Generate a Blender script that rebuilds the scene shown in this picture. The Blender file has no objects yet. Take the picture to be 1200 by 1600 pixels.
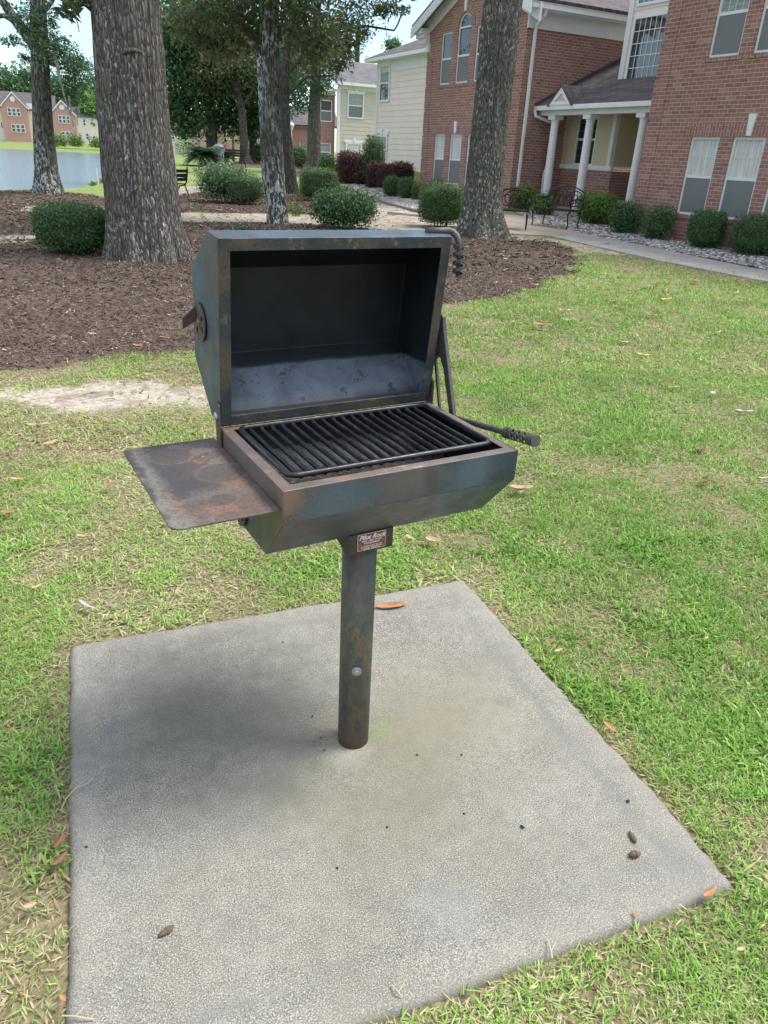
import bpy, math, random
import numpy as np
from math import sin, cos, pi, radians, sqrt
from mathutils import Vector, Matrix
random.seed(7); RNG = np.random.default_rng(7)
S = bpy.context.scene
COL = S.collection

# ------------------------------------------------------------------ camera
F_PX, PITCH, ROLL, HCAM = 1140.8, 0.45425, -0.05025, 1.5
_fw = np.array([0, cos(PITCH), -sin(PITCH)]); _rt = np.array([1., 0, 0]); _dn = np.array([0, -sin(PITCH), -cos(PITCH)])
RT = cos(ROLL)*_rt + sin(ROLL)*_dn; DN = -sin(ROLL)*_rt + cos(ROLL)*_dn; FW = _fw
cam = bpy.data.cameras.new('camera'); camo = bpy.data.objects.new('camera', cam); COL.objects.link(camo)
cam.sensor_fit = 'VERTICAL'; cam.sensor_height = 24; cam.sensor_width = 18; cam.lens = F_PX*24/1600
cam.clip_start = 0.05; cam.clip_end = 3000
M = Matrix(((RT[0], -DN[0], -FW[0], 0), (RT[1], -DN[1], -FW[1], 0), (RT[2], -DN[2], -FW[2], HCAM), (0, 0, 0, 1)))
camo.matrix_world = M
S.camera = camo
S.render.resolution_x = 768; S.render.resolution_y = 1024

# ------------------------------------------------------------------ sky, sun, exposure
SUN_EL, SUN_AZ = radians(60), radians(75)       # azimuth measured clockwise from +Y (view direction)
SUN_STRENGTH, SUN_ANGLE, SKY_STRENGTH, EXPOSURE = 1.95, 24, 0.10, 1.4
W = bpy.data.worlds.new("World"); S.world = W; W.use_nodes = True
wn = W.node_tree.nodes; wl = W.node_tree.links; wn.clear()
sky = wn.new('ShaderNodeTexSky'); sky.sky_type = 'NISHITA'; sky.sun_disc = False
sky.sun_elevation = SUN_EL; sky.sun_rotation = SUN_AZ; sky.air_density = 1.0; sky.dust_density = .4; sky.ozone_density = 2.5
tc = wn.new('ShaderNodeTexCoord'); mp = wn.new('ShaderNodeMapping'); mp.inputs['Scale'].default_value = (1.2, 1.2, 3.6)
nz = wn.new('ShaderNodeTexNoise'); nz.inputs['Scale'].default_value = 2.1; nz.inputs['Detail'].default_value = 9; nz.inputs['Roughness'].default_value = .58
cr = wn.new('ShaderNodeValToRGB'); cr.color_ramp.elements[0].position = .42; cr.color_ramp.elements[1].position = .72
cr.color_ramp.elements[0].color = (.12, .12, .12, 1); cr.color_ramp.elements[1].color = (.95, .95, .95, 1)
mx = wn.new('ShaderNodeMix'); mx.data_type = 'RGBA'; sp = wn.new('ShaderNodeSeparateXYZ'); cz = wn.new('ShaderNodeValToRGB'); e_ = cz.color_ramp.elements; e_[0].position = .12; e_[0].color = (.29, .37, .40, 1); e_[1].position = .5; e_[1].color = (.98, .95, .88, 1)
mz = wn.new('ShaderNodeMix'); mz.data_type = 'RGBA'; mz.blend_type = 'MULTIPLY'; mz.inputs['Factor'].default_value = 1; mz.inputs['B'].default_value = (10, 10, 10, 1)
bg = wn.new('ShaderNodeBackground'); bg.inputs['Strength'].default_value = SKY_STRENGTH; wo = wn.new('ShaderNodeOutputWorld')
wl.new(tc.outputs['Generated'], mp.inputs['Vector']); wl.new(mp.outputs[0], nz.inputs['Vector']); wl.new(nz.outputs['Fac'], cr.inputs['Fac'])
wl.new(tc.outputs['Generated'], sp.inputs[0]); wl.new(sp.outputs['Z'], cz.inputs['Fac']); wl.new(cz.outputs['Color'], mz.inputs['A']); wl.new(mz.outputs['Result'], mx.inputs['B'])
wl.new(cr.outputs['Color'], mx.inputs['Factor']); wl.new(sky.outputs[0], mx.inputs['A']); wl.new(mx.outputs['Result'], bg.inputs['Color']); wl.new(bg.outputs[0], wo.inputs['Surface'])
sl = bpy.data.lights.new('sun', 'SUN'); sl.energy = SUN_STRENGTH; sl.angle = radians(SUN_ANGLE); sl.color = (1, .95, .86)
so = bpy.data.objects.new('sun', sl); COL.objects.link(so)
sd = Vector((sin(SUN_AZ)*cos(SUN_EL), cos(SUN_AZ)*cos(SUN_EL), sin(SUN_EL)))
so.rotation_euler = (-sd).to_track_quat('-Z', 'Y').to_euler()
S.view_settings.view_transform = 'Standard'; S.view_settings.look = 'None'; S.view_settings.exposure = EXPOSURE; S.view_settings.gamma = 1
S.view_settings.use_curve_mapping = False
S.cycles.max_bounces = 8; S.cycles.transparent_max_bounces = 12

# ------------------------------------------------------------------ numpy noise + terrain
def _h(ix, iy, iz, s):
    n = (ix.astype(np.int64)*374761393 + iy.astype(np.int64)*668265263 + iz.astype(np.int64)*2147483647 + s*1274126177) & 0xffffffff
    n = ((n ^ (n >> 13))*1274126177) & 0xffffffff
    n = n ^ (n >> 16)
    return (n & 0xffff)/65535.
def vn(x, y, z=None, s=0):
    x = np.asarray(x, float); y = np.asarray(y, float); z = np.zeros_like(x) if z is None else np.asarray(z, float)
    ix, iy, iz = np.floor(x), np.floor(y), np.floor(z); fx, fy, fz = x-ix, y-iy, z-iz
    fx = fx*fx*(3-2*fx); fy = fy*fy*(3-2*fy); fz = fz*fz*(3-2*fz); r = 0
    for a in (0, 1):
        for b in (0, 1):
            for c in (0, 1):
                r = r + _h(ix+a, iy+b, iz+c, s)*(fx if a else 1-fx)*(fy if b else 1-fy)*(fz if c else 1-fz)
    return r
def fbm(x, y, z=None, s=0, o=4):
    r = 0; a = .5; t = 0
    for i in range(o):
        k = 2.03**i; r = r + a*vn(np.asarray(x)*k, np.asarray(y)*k, None if z is None else np.asarray(z)*k, s+i); t += a; a *= .5
    return r/t
def sst(a, b, x): t = np.clip((x-a)/(b-a), 0, 1); return t*t*(3-2*t)
def poly_sd(P, x, y):                            # signed distance, inside positive
    x = np.asarray(x, float); y = np.asarray(y, float); d = np.full(x.shape, 1e9); ins = np.zeros(x.shape, bool); n = len(P)
    for i in range(n):
        ax, ay = P[i][:2]; bx, by = P[(i+1) % n][:2]; ex, ey = bx-ax, by-ay
        t = np.clip(((x-ax)*ex+(y-ay)*ey)/(ex*ex+ey*ey+1e-12), 0, 1); d = np.minimum(d, np.hypot(x-ax-t*ex, y-ay-t*ey))
        c = ((ay > y) != (by > y)); xi = ax+(y-ay)*ex/(ey if abs(ey) > 1e-9 else 1e-9); ins ^= c & (x < xi)
    return np.where(ins, d, -d)
LAKE = [(-330, 24), (-40, 25.5), (-14.4, 27.6), (-13.2, 31), (-16.2, 40), (-18.5, 47), (-21.4, 58), (-25.7, 76), (-33, 105), (-46, 150), (-62, 188), (-110, 197), (-330, 214)]
def H(x, y):
    x = np.asarray(x, float); y = np.asarray(y, float)
    rise = .02*np.clip(y-14, 0, 14)*sst(-4, 3, x)+.04*np.clip(y-27, 0, 15)*sst(-18, -12, x)+.05*np.clip(y-28, 0, 10)*sst(-6, -1, x)
    far = 1.7*sst(196, 214, y)*sst(0, 60, -x)
    land = -.02 + rise + far
    sdl = poly_sd(LAKE, x, y)
    t = sst(0, 3.4, -sdl)
    h = np.where(sdl > 0, -1.0-.5*sst(0, 3, sdl), -1.0+(land+1.0)*t)
    return h
def Hs(x, y): return float(H(np.array([x]), np.array([y]))[0])
_GT = np.geomspace(.3, 900, 2500)
def ray(u, v):
    return RT*((u-600)/F_PX) + DN*((v-800)/F_PX) + FW
def gp(u, v, z=None):                            # ground point seen at photo pixel (u, v): used to survey where things stand
    d = ray(u, v)
    if z is not None:
        t = (z-HCAM)/d[2]; return Vector((d[0]*t, d[1]*t, z))
    q = _GT/d[1]; g = HCAM+d[2]*q-H(d[0]*q, _GT); i = int(np.argmax(g <= 0)) if (g <= 0).any() else len(q)-1
    t = q[i] if i == 0 else q[i-1]+(q[i]-q[i-1])*g[i-1]/(g[i-1]-g[i]+1e-12)
    return Vector((d[0]*t, d[1]*t, Hs(d[0]*t, d[1]*t)))
def depth(p): return float(np.dot(np.array([p[0], p[1], p[2]-HCAM]), FW))

# ------------------------------------------------------------------ object helpers
def tag(o, label=None, cat=None, group=None, kind=None):
    if label: o['label'] = label
    if cat: o['category'] = cat
    if group: o['group'] = group
    if kind: o['kind'] = kind
    return o
def empty(name, loc=(0, 0, 0), rz=0, label=None, cat=None, group=None):
    o = bpy.data.objects.new(name, None); COL.objects.link(o); o.location = loc; o.rotation_euler = (0, 0, rz); o.empty_display_size = .1
    return tag(o, label, cat, group)
def link(name, me, mat, parent=None, smooth=False):
    o = bpy.data.objects.new(name, me); COL.objects.link(o)
    if mat: me.materials.append(mat)
    if parent: o.parent = parent
    if smooth: me.polygons.foreach_set('use_smooth', [True]*len(me.polygons))
    return o
class MB:
    def __init__(s): s.v = []; s.f = []
    def add(s, V, Fc):
        n = len(s.v); s.v += [tuple(map(float, p)) for p in V]; s.f += [tuple(i+n for i in f) for f in Fc]; return s
    def box(s, x0, x1, y0, y1, z0, z1):
        return s.add([(x0, y0, z0), (x1, y0, z0), (x1, y1, z0), (x0, y1, z0), (x0, y0, z1), (x1, y0, z1), (x1, y1, z1), (x0, y1, z1)],
                     [(0, 3, 2, 1), (4, 5, 6, 7), (0, 1, 5, 4), (1, 2, 6, 5), (2, 3, 7, 6), (3, 0, 4, 7)])
    def hexa(s, P): return s.add(P, [(0, 3, 2, 1), (4, 5, 6, 7), (0, 1, 5, 4), (1, 2, 6, 5), (2, 3, 7, 6), (3, 0, 4, 7)])
    def quad(s, a, b, c, d): return s.add([a, b, c, d], [(0, 1, 2, 3)])
    def prism(s, poly, fn, t0, t1):              # poly 2-D, fn(a,b,t) -> xyz
        n = len(poly); V = [fn(a, b, t0) for a, b in poly]+[fn(a, b, t1) for a, b in poly]
        return s.add(V, [tuple(range(n))[::-1], tuple(range(n, 2*n))]+[(i, (i+1) % n, n+(i+1) % n, n+i) for i in range(n)])
    def tube(s, pts, r, n=8, cap=True, flat=None):
        pts = [Vector(p) for p in pts]; m = len(pts); rs = r if hasattr(r, '__len__') else [r]*m
        up = None; rings = []
        for i in range(m):
            t = (pts[min(i+1, m-1)]-pts[max(i-1, 0)]).normalized()
            if up is None:
                up = t.orthogonal().normalized()
            up = (up-t*up.dot(t)).normalized(); sd_ = t.cross(up)
            rings.append([pts[i]+(up*cos(2*pi*k/n)+sd_*sin(2*pi*k/n))*rs[i] for k in range(n)])
        V = [p for rg in rings for p in rg]; Fc = []
        for i in range(m-1):
            for k in range(n): Fc.append((i*n+k, i*n+(k+1) % n, (i+1)*n+(k+1) % n, (i+1)*n+k))
        if cap: Fc += [tuple(range(n))[::-1], tuple(range((m-1)*n, m*n))]
        return s.add(V, Fc)
    def lathe(s, prof, c=(0, 0, 0), n=24, axis='z'):
        V = []; Fc = []; m = len(prof)
        for r, z in prof:
            for k in range(n):
                a = 2*pi*k/n; p = (r*cos(a), r*sin(a), z)
                if axis == 'y': p = (p[0], z, p[1])
                if axis == 'x': p = (z, p[0], p[1])
                V.append((p[0]+c[0], p[1]+c[1], p[2]+c[2]))
        for i in range(m-1):
            for k in range(n): Fc.append((i*n+k, i*n+(k+1) % n, (i+1)*n+(k+1) % n, (i+1)*n+k))
        Fc += [tuple(range(n))[::-1], tuple(range((m-1)*n, m*n))]
        return s.add(V, Fc)
    def build(s, name, mat, parent=None, smooth=False, bevel=0, solid=0, seg=2, xf=None):
        me = bpy.data.meshes.new(name); V = s.v
        if xf is not None: V = [tuple(xf(Vector(p))) for p in V]
        me.from_pydata(V, [], s.f); me.update()
        import bmesh
        bm = bmesh.new(); bm.from_mesh(me); bmesh.ops.recalc_face_normals(bm, faces=bm.faces); bm.to_mesh(me); bm.free()
        o = link(name, me, mat, parent)
        if solid: md = o.modifiers.new('s', 'SOLIDIFY'); md.thickness = solid; md.offset = -1
        if bevel: md = o.modifiers.new('b', 'BEVEL'); md.width = bevel; md.segments = seg; md.limit_method = 'ANGLE'; md.angle_limit = radians(35)
        if smooth:
            me.polygons.foreach_set('use_smooth', [True]*len(me.polygons)); me.update()
        return o
def npmesh(name, V, Fc, mat, parent=None, fattr=None, vattr=None, smooth=False):
    V = np.asarray(V, np.float32); Fc = np.asarray(Fc, np.int32); k = Fc.shape[1]; me = bpy.data.meshes.new(name)
    me.vertices.add(len(V)); me.vertices.foreach_set('co', V.ravel()); me.loops.add(Fc.size); me.loops.foreach_set('vertex_index', Fc.ravel())
    me.polygons.add(len(Fc)); me.polygons.foreach_set('loop_start', np.arange(0, Fc.size, k, dtype=np.int32))
    if smooth: me.polygons.foreach_set('use_smooth', np.ones(len(Fc), bool))
    me.update(calc_edges=True)
    for d_, dom in ((fattr or {}, 'FACE'), (vattr or {}, 'POINT')):
        for n_, a in d_.items(): at = me.attributes.new(n_, 'FLOAT', dom); at.data.foreach_set('value', np.asarray(a, np.float32).ravel())
    return link(name, me, mat, parent)

# ------------------------------------------------------------------ material helpers
class MT:
    def __init__(s, name, rough=.6, metal=0, spec=.5):
        s.m = bpy.data.materials.new(name); s.m.use_nodes = True; s.t = s.m.node_tree; s.n = s.t.nodes; s.b = s.n['Principled BSDF']; s.out = s.n['Material Output']
        s.b.inputs['Roughness'].default_value = rough; s.b.inputs['Metallic'].default_value = metal; s.b.inputs['Specular IOR Level'].default_value = spec
        s.tc = s.n.new('ShaderNodeTexCoord'); s.obj = s.tc.outputs['Object']
    def L(s, a, b): s.t.links.new(a, b)
    def setin(s, sock, v):
        if hasattr(v, 'links') or hasattr(v, 'is_linked'): s.L(v, sock)
        elif isinstance(v, (tuple, list)) and len(v) == 3 and len(sock.default_value) == 4: sock.default_value = (*v, 1)
        else: sock.default_value = v
    def map(s, vec=None, scale=(1, 1, 1), rot=(0, 0, 0), loc=(0, 0, 0)):
        n = s.n.new('ShaderNodeMapping'); s.L(vec or s.obj, n.inputs['Vector']); n.inputs['Scale'].default_value = scale; n.inputs['Rotation'].default_value = rot; n.inputs['Location'].default_value = loc
        return n.outputs[0]
    def noise(s, scale, detail=4, rough=.5, vec=None, dist=0):
        n = s.n.new('ShaderNodeTexNoise'); s.L(vec or s.obj, n.inputs['Vector']); n.inputs['Scale'].default_value = scale; n.inputs['Detail'].default_value = detail
        n.inputs['Roughness'].default_value = rough; n.inputs['Distortion'].default_value = dist; return n.outputs['Fac']
    def vor(s, scale, vec=None, feature='F1', out='Distance'):
        n = s.n.new('ShaderNodeTexVoronoi'); n.feature = feature; s.L(vec or s.obj, n.inputs['Vector']); n.inputs['Scale'].default_value = scale; return n.outputs[out]
    def ramp(s, fac, stops, interp='LINEAR'):
        n = s.n.new('ShaderNodeValToRGB'); s.L(fac, n.inputs['Fac']); e = n.color_ramp.elements; n.color_ramp.interpolation = interp
        while len(e) < len(stops): e.new(.5)
        for i, (p, c) in enumerate(stops):
            e[i].position = p; e[i].color = (c, c, c, 1) if isinstance(c, (int, float)) else (*c, 1)
        return n.outputs['Color']
    def mix(s, fac, a, b, mode='MIX'):
        n = s.n.new('ShaderNodeMix'); n.data_type = 'RGBA'; n.blend_type = mode; s.setin(n.inputs['Factor'], fac); s.setin(n.inputs['A'], a); s.setin(n.inputs['B'], b); return n.outputs['Result']
    def math(s, op, a, b=0., c=None):
        n = s.n.new('ShaderNodeMath'); n.operation = op; s.setin(n.inputs[0], a); s.setin(n.inputs[1], b)
        if c is not None: s.setin(n.inputs[2], c)
        return n.outputs[0]
    def attr(s, name): n = s.n.new('ShaderNodeAttribute'); n.attribute_name = name; return n.outputs['Fac']
    def bump(s, h, strength=.5, dist=.01):
        n = s.n.new('ShaderNodeBump'); s.L(h, n.inputs['Height']); n.inputs['Strength'].default_value = strength; n.inputs['Distance'].default_value = dist
        if s.b.inputs['Normal'].is_linked: s.L(s.b.inputs['Normal'].links[0].from_socket, n.inputs['Normal'])
        s.L(n.outputs[0], s.b.inputs['Normal'])
    def color(s, c): s.setin(s.b.inputs['Base Color'], c); return s
    def rough(s, c): s.setin(s.b.inputs['Roughness'], c); return s
def plain(name, c, rough=.6, metal=0, var=.12, scale=6, bump=0, spec=.5):
    t = MT(name, rough, metal, spec); n = t.noise(scale, 5, .6)
    t.color(t.ramp(n, [(.3, tuple(x*(1-var) for x in c)), (.7, tuple(min(1, x*(1+var)) for x in c))]))
    if bump: t.bump(t.noise(scale*8, 4), bump, .004)
    return t.m

# painted, heat-stained steel of the grill
def steel(name, base, blue, brown, rust, rough=.5, rustat=.62, light=None, k=1.0, edge=0):
    t = MT(name, rough, .15, .5)
    a = t.noise(5.5*k, 7, .62, dist=.4); b = t.noise(3.3*k, 5, .55, vec=t.map(loc=(7, 3, 1))); c = t.noise(11*k, 8, .65, vec=t.map(loc=(2, 9, 4)))
    f = t.noise(190, 4, .6); col = t.mix(t.ramp(a, [(.40, 0), (.62, 1)]), base, blue); col = t.mix(t.ramp(b, [(.46, 0), (.62, 1)]), col, brown)
    col = t.mix(t.ramp(c, [(rustat, 0), (rustat+.08, 1)]), col, rust)
    if light: col = t.mix(t.ramp(t.noise(7*k+edge, 8, .7, vec=t.map(loc=(5, 5, 9))), [(.57, 0), (.66, .8)]), col, light)
    col = t.mix(t.ramp(f, [(.40, .4), (.52, 0)]), col, tuple(x*.5 for x in base))
    t.color(col); t.rough(t.ramp(t.noise(14*k, 6, .6), [(.3, rough-.13), (.7, min(1, rough+.2))])); t.bump(f, .35, .0012); t.bump(c, .2, .002)
    return t.m
M_LIDOUT = steel('grill_paint', (.046, .065, .078), (.07, .125, .175), (.105, .092, .09), (.13, .085, .065), .42, .68, k=.7)
M_BOX = steel('firebox_paint', (.038, .052, .058), (.075, .125, .175), (.125, .105, .098), (.14, .09, .065), .38, .67, k=.8)
def box_mat():
    m_ = steel('firebox_shell', (.038, .052, .058), (.06, .095, .125), (.11, .092, .086), (.14, .09, .065), .38, .67, k=.8); t = MT.__new__(MT); t.m = m_; t.t = m_.node_tree; t.n = t.t.nodes; t.b = t.n['Principled BSDF']; t.tc = t.n.new('ShaderNodeTexCoord'); t.obj = t.tc.outputs['Object']
    c = t.b.inputs['Base Color'].links[0].from_socket
    def blob(c, p, r, col, k, sc=(1, 1, 1)):
        d = t.n.new('ShaderNodeVectorMath'); d.operation = 'DISTANCE'; t.L(t.map(scale=sc), d.inputs[0]); d.inputs[1].default_value = [a*b for a, b in zip(p, sc)]; q = t.math('ADD', d.outputs['Value'], t.math('MULTIPLY', t.math('SUBTRACT', t.noise(16, 6, .65), .5), r*1.1)); return t.mix(t.ramp(q, [(r*.3, k), (r, 0)]), c, col)
    c = blob(c, (.04, -.17, .87), .13, (.125, .108, .10), .7, (1, 1, 1.6)); c = blob(c, (-.15, -.17, .85), .11, (.075, .115, .15), .65, (1, 1, 1.5)); c = blob(c, (.19, -.17, .86), .09, (.09, .13, .16), .7, (1, 1, 1.4)); c = blob(c, (.085, -.17, .855), .025, (.05, .055, .06), .8, (1, 1, .5))
    c = blob(c, (-.266, .03, .88), .3, (.165, .125, .112), .9, (6, 1, 4)); c = blob(c, (.02, -.1, .74), .16, (.09, .075, .065), .7); c = blob(c, (-.262, -.165, .88), .05, (.2, .13, .10), .8); t.L(c, t.b.inputs['Base Color']); return t.m
M_RIM = steel('rim_rusted', (.12, .10, .092), (.145, .13, .125), (.17, .125, .105), (.25, .14, .09), .55, .58, (.32, .29, .25))
M_FLANGE = steel('flange_paint', (.028, .034, .04), (.045, .052, .058), (.10, .078, .058), (.15, .09, .045), .5, .62, (.22, .18, .11), k=2.2)
M_GREASE = steel('lid_inside', (.020, .024, .030), (.050, .062, .085), (.014, .016, .018), (.05, .038, .03), .36, .66, k=1.1)
def lidin():
    t = MT('lid_inside_tones', .48, 0, .4); sep = t.n.new('ShaderNodeSeparateXYZ'); t.L(t.obj, sep.inputs[0]); z = t.math('ADD', sep.outputs['Z'], t.math('MULTIPLY', t.math('SUBTRACT', t.noise(14, 5), .5), .012))
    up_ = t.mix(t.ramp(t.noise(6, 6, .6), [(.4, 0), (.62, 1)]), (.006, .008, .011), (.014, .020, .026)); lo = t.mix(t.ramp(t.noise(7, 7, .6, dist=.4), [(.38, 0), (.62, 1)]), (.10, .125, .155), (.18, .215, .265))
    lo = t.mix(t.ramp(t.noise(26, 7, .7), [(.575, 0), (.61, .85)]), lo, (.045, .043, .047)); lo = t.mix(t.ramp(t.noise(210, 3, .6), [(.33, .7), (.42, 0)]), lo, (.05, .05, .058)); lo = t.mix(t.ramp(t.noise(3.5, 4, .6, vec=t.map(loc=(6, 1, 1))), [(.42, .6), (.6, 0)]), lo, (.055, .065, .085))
    zz = t.math('SUBTRACT', z, GZL); c = t.mix(t.ramp(zz, [(.098, 1), (.103, 0)]), up_, lo); c = t.mix(t.ramp(zz, [(.008, .85), (.03, 0)]), c, (.075, .055, .045)); t.color(c); t.bump(t.noise(120, 5, .6), .3, .0012); return t.m  # near-black above the lower crease, paler blue-grey below it
GZL = .894
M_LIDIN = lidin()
M_SHELF = steel('shelf_steel', (.042, .040, .042), (.060, .056, .056), (.115, .078, .066), (.17, .085, .055), .58, .60, (.15, .145, .125), k=1.6)
M_GRATE = steel('grate_iron', (.016, .018, .021), (.030, .034, .040), (.014, .015, .016), (.045, .032, .024), .38, .68, k=4)
M_ARM = steel('arm_steel', (.06, .056, .054), (.07, .07, .072), (.10, .085, .074), (.11, .07, .05), .5, .64, k=3)
M_BROWN = steel('brown_plate', (.10, .072, .065), (.085, .07, .068), (.13, .085, .07), (.16, .09, .06), .55, .60, k=3)
def post_mat():
    t = MT('post_paint', .5, .15); v = t.map(scale=(1, 1, .55)); a = t.noise(60, 10, .8, vec=v, dist=.3); g = t.math('MULTIPLY', t.noise(4, 3, .5), 1.)
    col = t.ramp(a, [(.36, (.040, .064, .092)), (.45, (.062, .08, .09)), (.51, (.115, .10, .062)), (.57, (.16, .10, .055)), (.66, (.19, .15, .085))])
    col = t.mix(t.ramp(g, [(.42, 0), (.62, .75)]), col, (.06, .062, .055))
    sep = t.n.new('ShaderNodeSeparateXYZ'); t.L(t.obj, sep.inputs[0])
    low = t.ramp(sep.outputs['Z'], [(.004, 1), (.035, 0)]); col = t.mix(low, col, (.12, .06, .042)); t.color(col); t.bump(t.noise(260, 4), .4, .001); return t.m
M_POST = post_mat()
M_ZINC = plain('zinc_bolt', (.45, .47, .5), .35, .9)

# ------------------------------------------------------------------ masks on the ground (surveyed outlines)
def P2(lst): return [gp(u, v)[:2] for u, v in lst]
MULCH = [P2([(-500, 600), (-200, 585), (0, 584), (60, 580), (110, 568), (180, 560), (310, 550), (500, 520), (690, 476), (760, 466), (830, 450), (882, 430), (908, 408), (900, 392), (860, 379), (800, 371), (720, 371), (640, 362), (560, 358), (500, 351), (400, 348), (280, 347), (262, 330), (180, 312), (120, 303), (60, 298), (-100, 300), (-500, 312)]),
         P2([(262, 333), (262, 305), (330, 298), (420, 296), (520, 303), (545, 316), (500, 336), (400, 333)]),
         P2([(262, 277), (330, 261), (400, 248), (500, 250), (530, 268), (470, 276), (400, 262), (330, 264)])]
SAND = [P2([(-200, 540), (-40, 560), (-60, 600), (-200, 600)]), P2([(545, 312), (600, 318), (650, 328), (720, 340), (740, 368), (640, 361), (560, 357), (500, 351), (400, 347), (262, 346), (262, 334), (400, 334), (500, 337)]),
        P2([(-300, 612), (0, 604), (150, 600), (330, 602), (330, 632), (180, 640), (60, 636), (-300, 655)]),
        P2([(780, 366), (862, 374), (1010, 390), (965, 398), (915, 394), (870, 380), (800, 372)]),
        P2([(-200, 366), (0, 368), (60, 372), (40, 379), (-200, 382)]), P2([(20, 322), (165, 322), (170, 329), (30, 330)]), P2([(262, 292), (320, 290), (330, 298), (262, 306)])]
DRY = [P2([(835, 985), (900, 990), (965, 1045), (950, 1085), (880, 1055)]), P2([(880, 396), (1010, 396), (1200, 436), (1300, 470), (1150, 440), (980, 428)]), P2([(-300, 640), (60, 640), (330, 640), (330, 720), (0, 760), (-300, 800)])]
GRAVEL = [P2([(905, 366), (850, 352), (800, 330), (905, 322), (990, 335), (1200, 385), (1500, 440), (1500, 505), (1200, 422)]),
          P2([(526, 290), (560, 285), (600, 289), (650, 292), (740, 300), (770, 330), (650, 331), (600, 317), (545, 296)])]
def msk(polys, x, y, w=.25, amp=.5, s=3, fr=1.6):
    m = np.full(np.shape(x), -1e9)
    for P in polys: m = np.maximum(m, poly_sd(P, x, y))
    m = m + (fbm(x*fr, y*fr, None, s)-.5)*amp*2
    return sst(-w, w, m)
def dist(x, y): return np.hypot(x, y)

# terrain sheet
def axis_pts(brks):
    o = [brks[0][0]]
    for (a, b, st) in brks:
        n = max(1, int(round((b-a)/st))); o += [a+(b-a)*(i+1)/n for i in range(n)]
    return np.array(o)
gx = axis_pts([(-700, -260, 60), (-260, -60, 8), (-60, -16, 1.2), (-16, -9, .35), (-9, 9, .11), (9, 20, .6), (20, 60, 4), (60, 400, 40)])
gy = axis_pts([(-30, -1, 2), (-1, 20, .11), (20, 34, .4), (34, 60, 1), (60, 170, 4), (170, 1200, 80)])
X, Y = np.meshgrid(gx, gy); xr, yr = X.ravel(), Y.ravel()
Z = H(xr, yr)
near = dist(xr, yr) < 30
mul = msk(MULCH, xr, yr, .25, .34); san = msk(SAND, xr, yr, .3, .4, 11, 1.6); grv = msk(GRAVEL, xr, yr, .1, .1); dry = msk(DRY, xr, yr, .6, .5, 5)
mul2 = mul*(1-san)
Z = Z + np.where(near & (yr > 3), (fbm(xr*1.3, yr*1.3, None, 4)-.5)*.05 + mul2*(fbm(xr*5, yr*5, None, 5)-.35)*.05, 0)
ny, nx = X.shape; idx = np.arange(nx*ny).reshape(ny, nx)
Fg = np.stack([idx[:-1, :-1], idx[:-1, 1:], idx[1:, 1:], idx[1:, :-1]], -1).reshape(-1, 4)
def ground_mat():
    t = MT('ground', .95, 0, .15); o = t.obj
    f1 = t.noise(60, 6, .7); f2 = t.noise(9, 5, .6); f3 = t.noise(1.1, 4, .5)
    soil = t.mix(t.ramp(f1, [(.35, 0), (.65, 1)]), (.095, .075, .042), (.29, .245, .15))
    gr = t.mix(t.ramp(f2, [(.35, 0), (.65, 1)]), (.12, .19, .045), (.20, .27, .075)); gr = t.mix(t.ramp(f3, [(.4, 0), (.65, .7)]), gr, (.27, .26, .13))
    soil = t.mix(t.attr('far'), soil, gr)
    g = t.vor(38, out='Color'); mu = t.mix(t.ramp(t.noise(45, 7, .75), [(.3, 0), (.7, 1)]), (.055, .039, .030), (.16, .117, .093))
    mu = t.mix(t.ramp(t.noise(90, 3, .7), [(.62, 0), (.68, .8)]), mu, (.24, .19, .14))
    sa = t.mix(t.ramp(t.noise(30, 8, .75), [(.3, 0), (.6, 1)]), (.22, .18, .145), (.47, .42, .355)); sa = t.mix(t.ramp(t.noise(4, 7, .7), [(.48, 0), (.6, .75)]), sa, (.19, .145, .11))
    gv = t.mix(t.ramp(t.noise(30, 5, .7), [(.3, 0), (.7, 1)]), (.11, .10, .09), (.4, .38, .36))
    n = t.math('MULTIPLY', t.math('SUBTRACT', t.noise(7, 6, .7), .5), .9)
    def edge(a): return t.ramp(t.math('ADD', t.attr(a), n), [(.35, 0), (.6, 1)])
    c = t.mix(edge('dry'), soil, t.mix(t.ramp(f1, [(.4, 0), (.6, 1)]), (.15, .11, .07), (.3, .24, .16)))
    c = t.mix(edge('mulch'), c, mu); c = t.mix(edge('sand'), c, sa); c = t.mix(edge('gravel'), c, gv); t.color(c)
    t.bump(t.noise(50, 6, .7), .35, .012); return t.m
tag(npmesh('ground', np.stack([xr, yr, Z], -1), Fg, ground_mat(), vattr=dict(mulch=mul, sand=san, gravel=grv, dry=dry*(1-mul), far=sst(8, 17, dist(xr, yr))), smooth=True), kind='structure')

# lake
def water_mat():
    t = MT('water', .12, 0, .5); t.color((.10, .17, .23)); v = t.map(scale=(1, 1.6, 1)); t.bump(t.noise(1.1, 5, .6, vec=v), .55, .22); t.bump(t.noise(4.5, 3, .6, vec=v), .35, .05); t.b.inputs['IOR'].default_value = 1.33; return t.m
wb = MB(); wb.add([(-400, 20, -1.08), (-5, 20, -1.08), (-5, 230, -1.08), (-400, 230, -1.08)], [(0, 1, 2, 3)])
tag(wb.build('lake_water', water_mat()), kind='structure')

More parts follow.
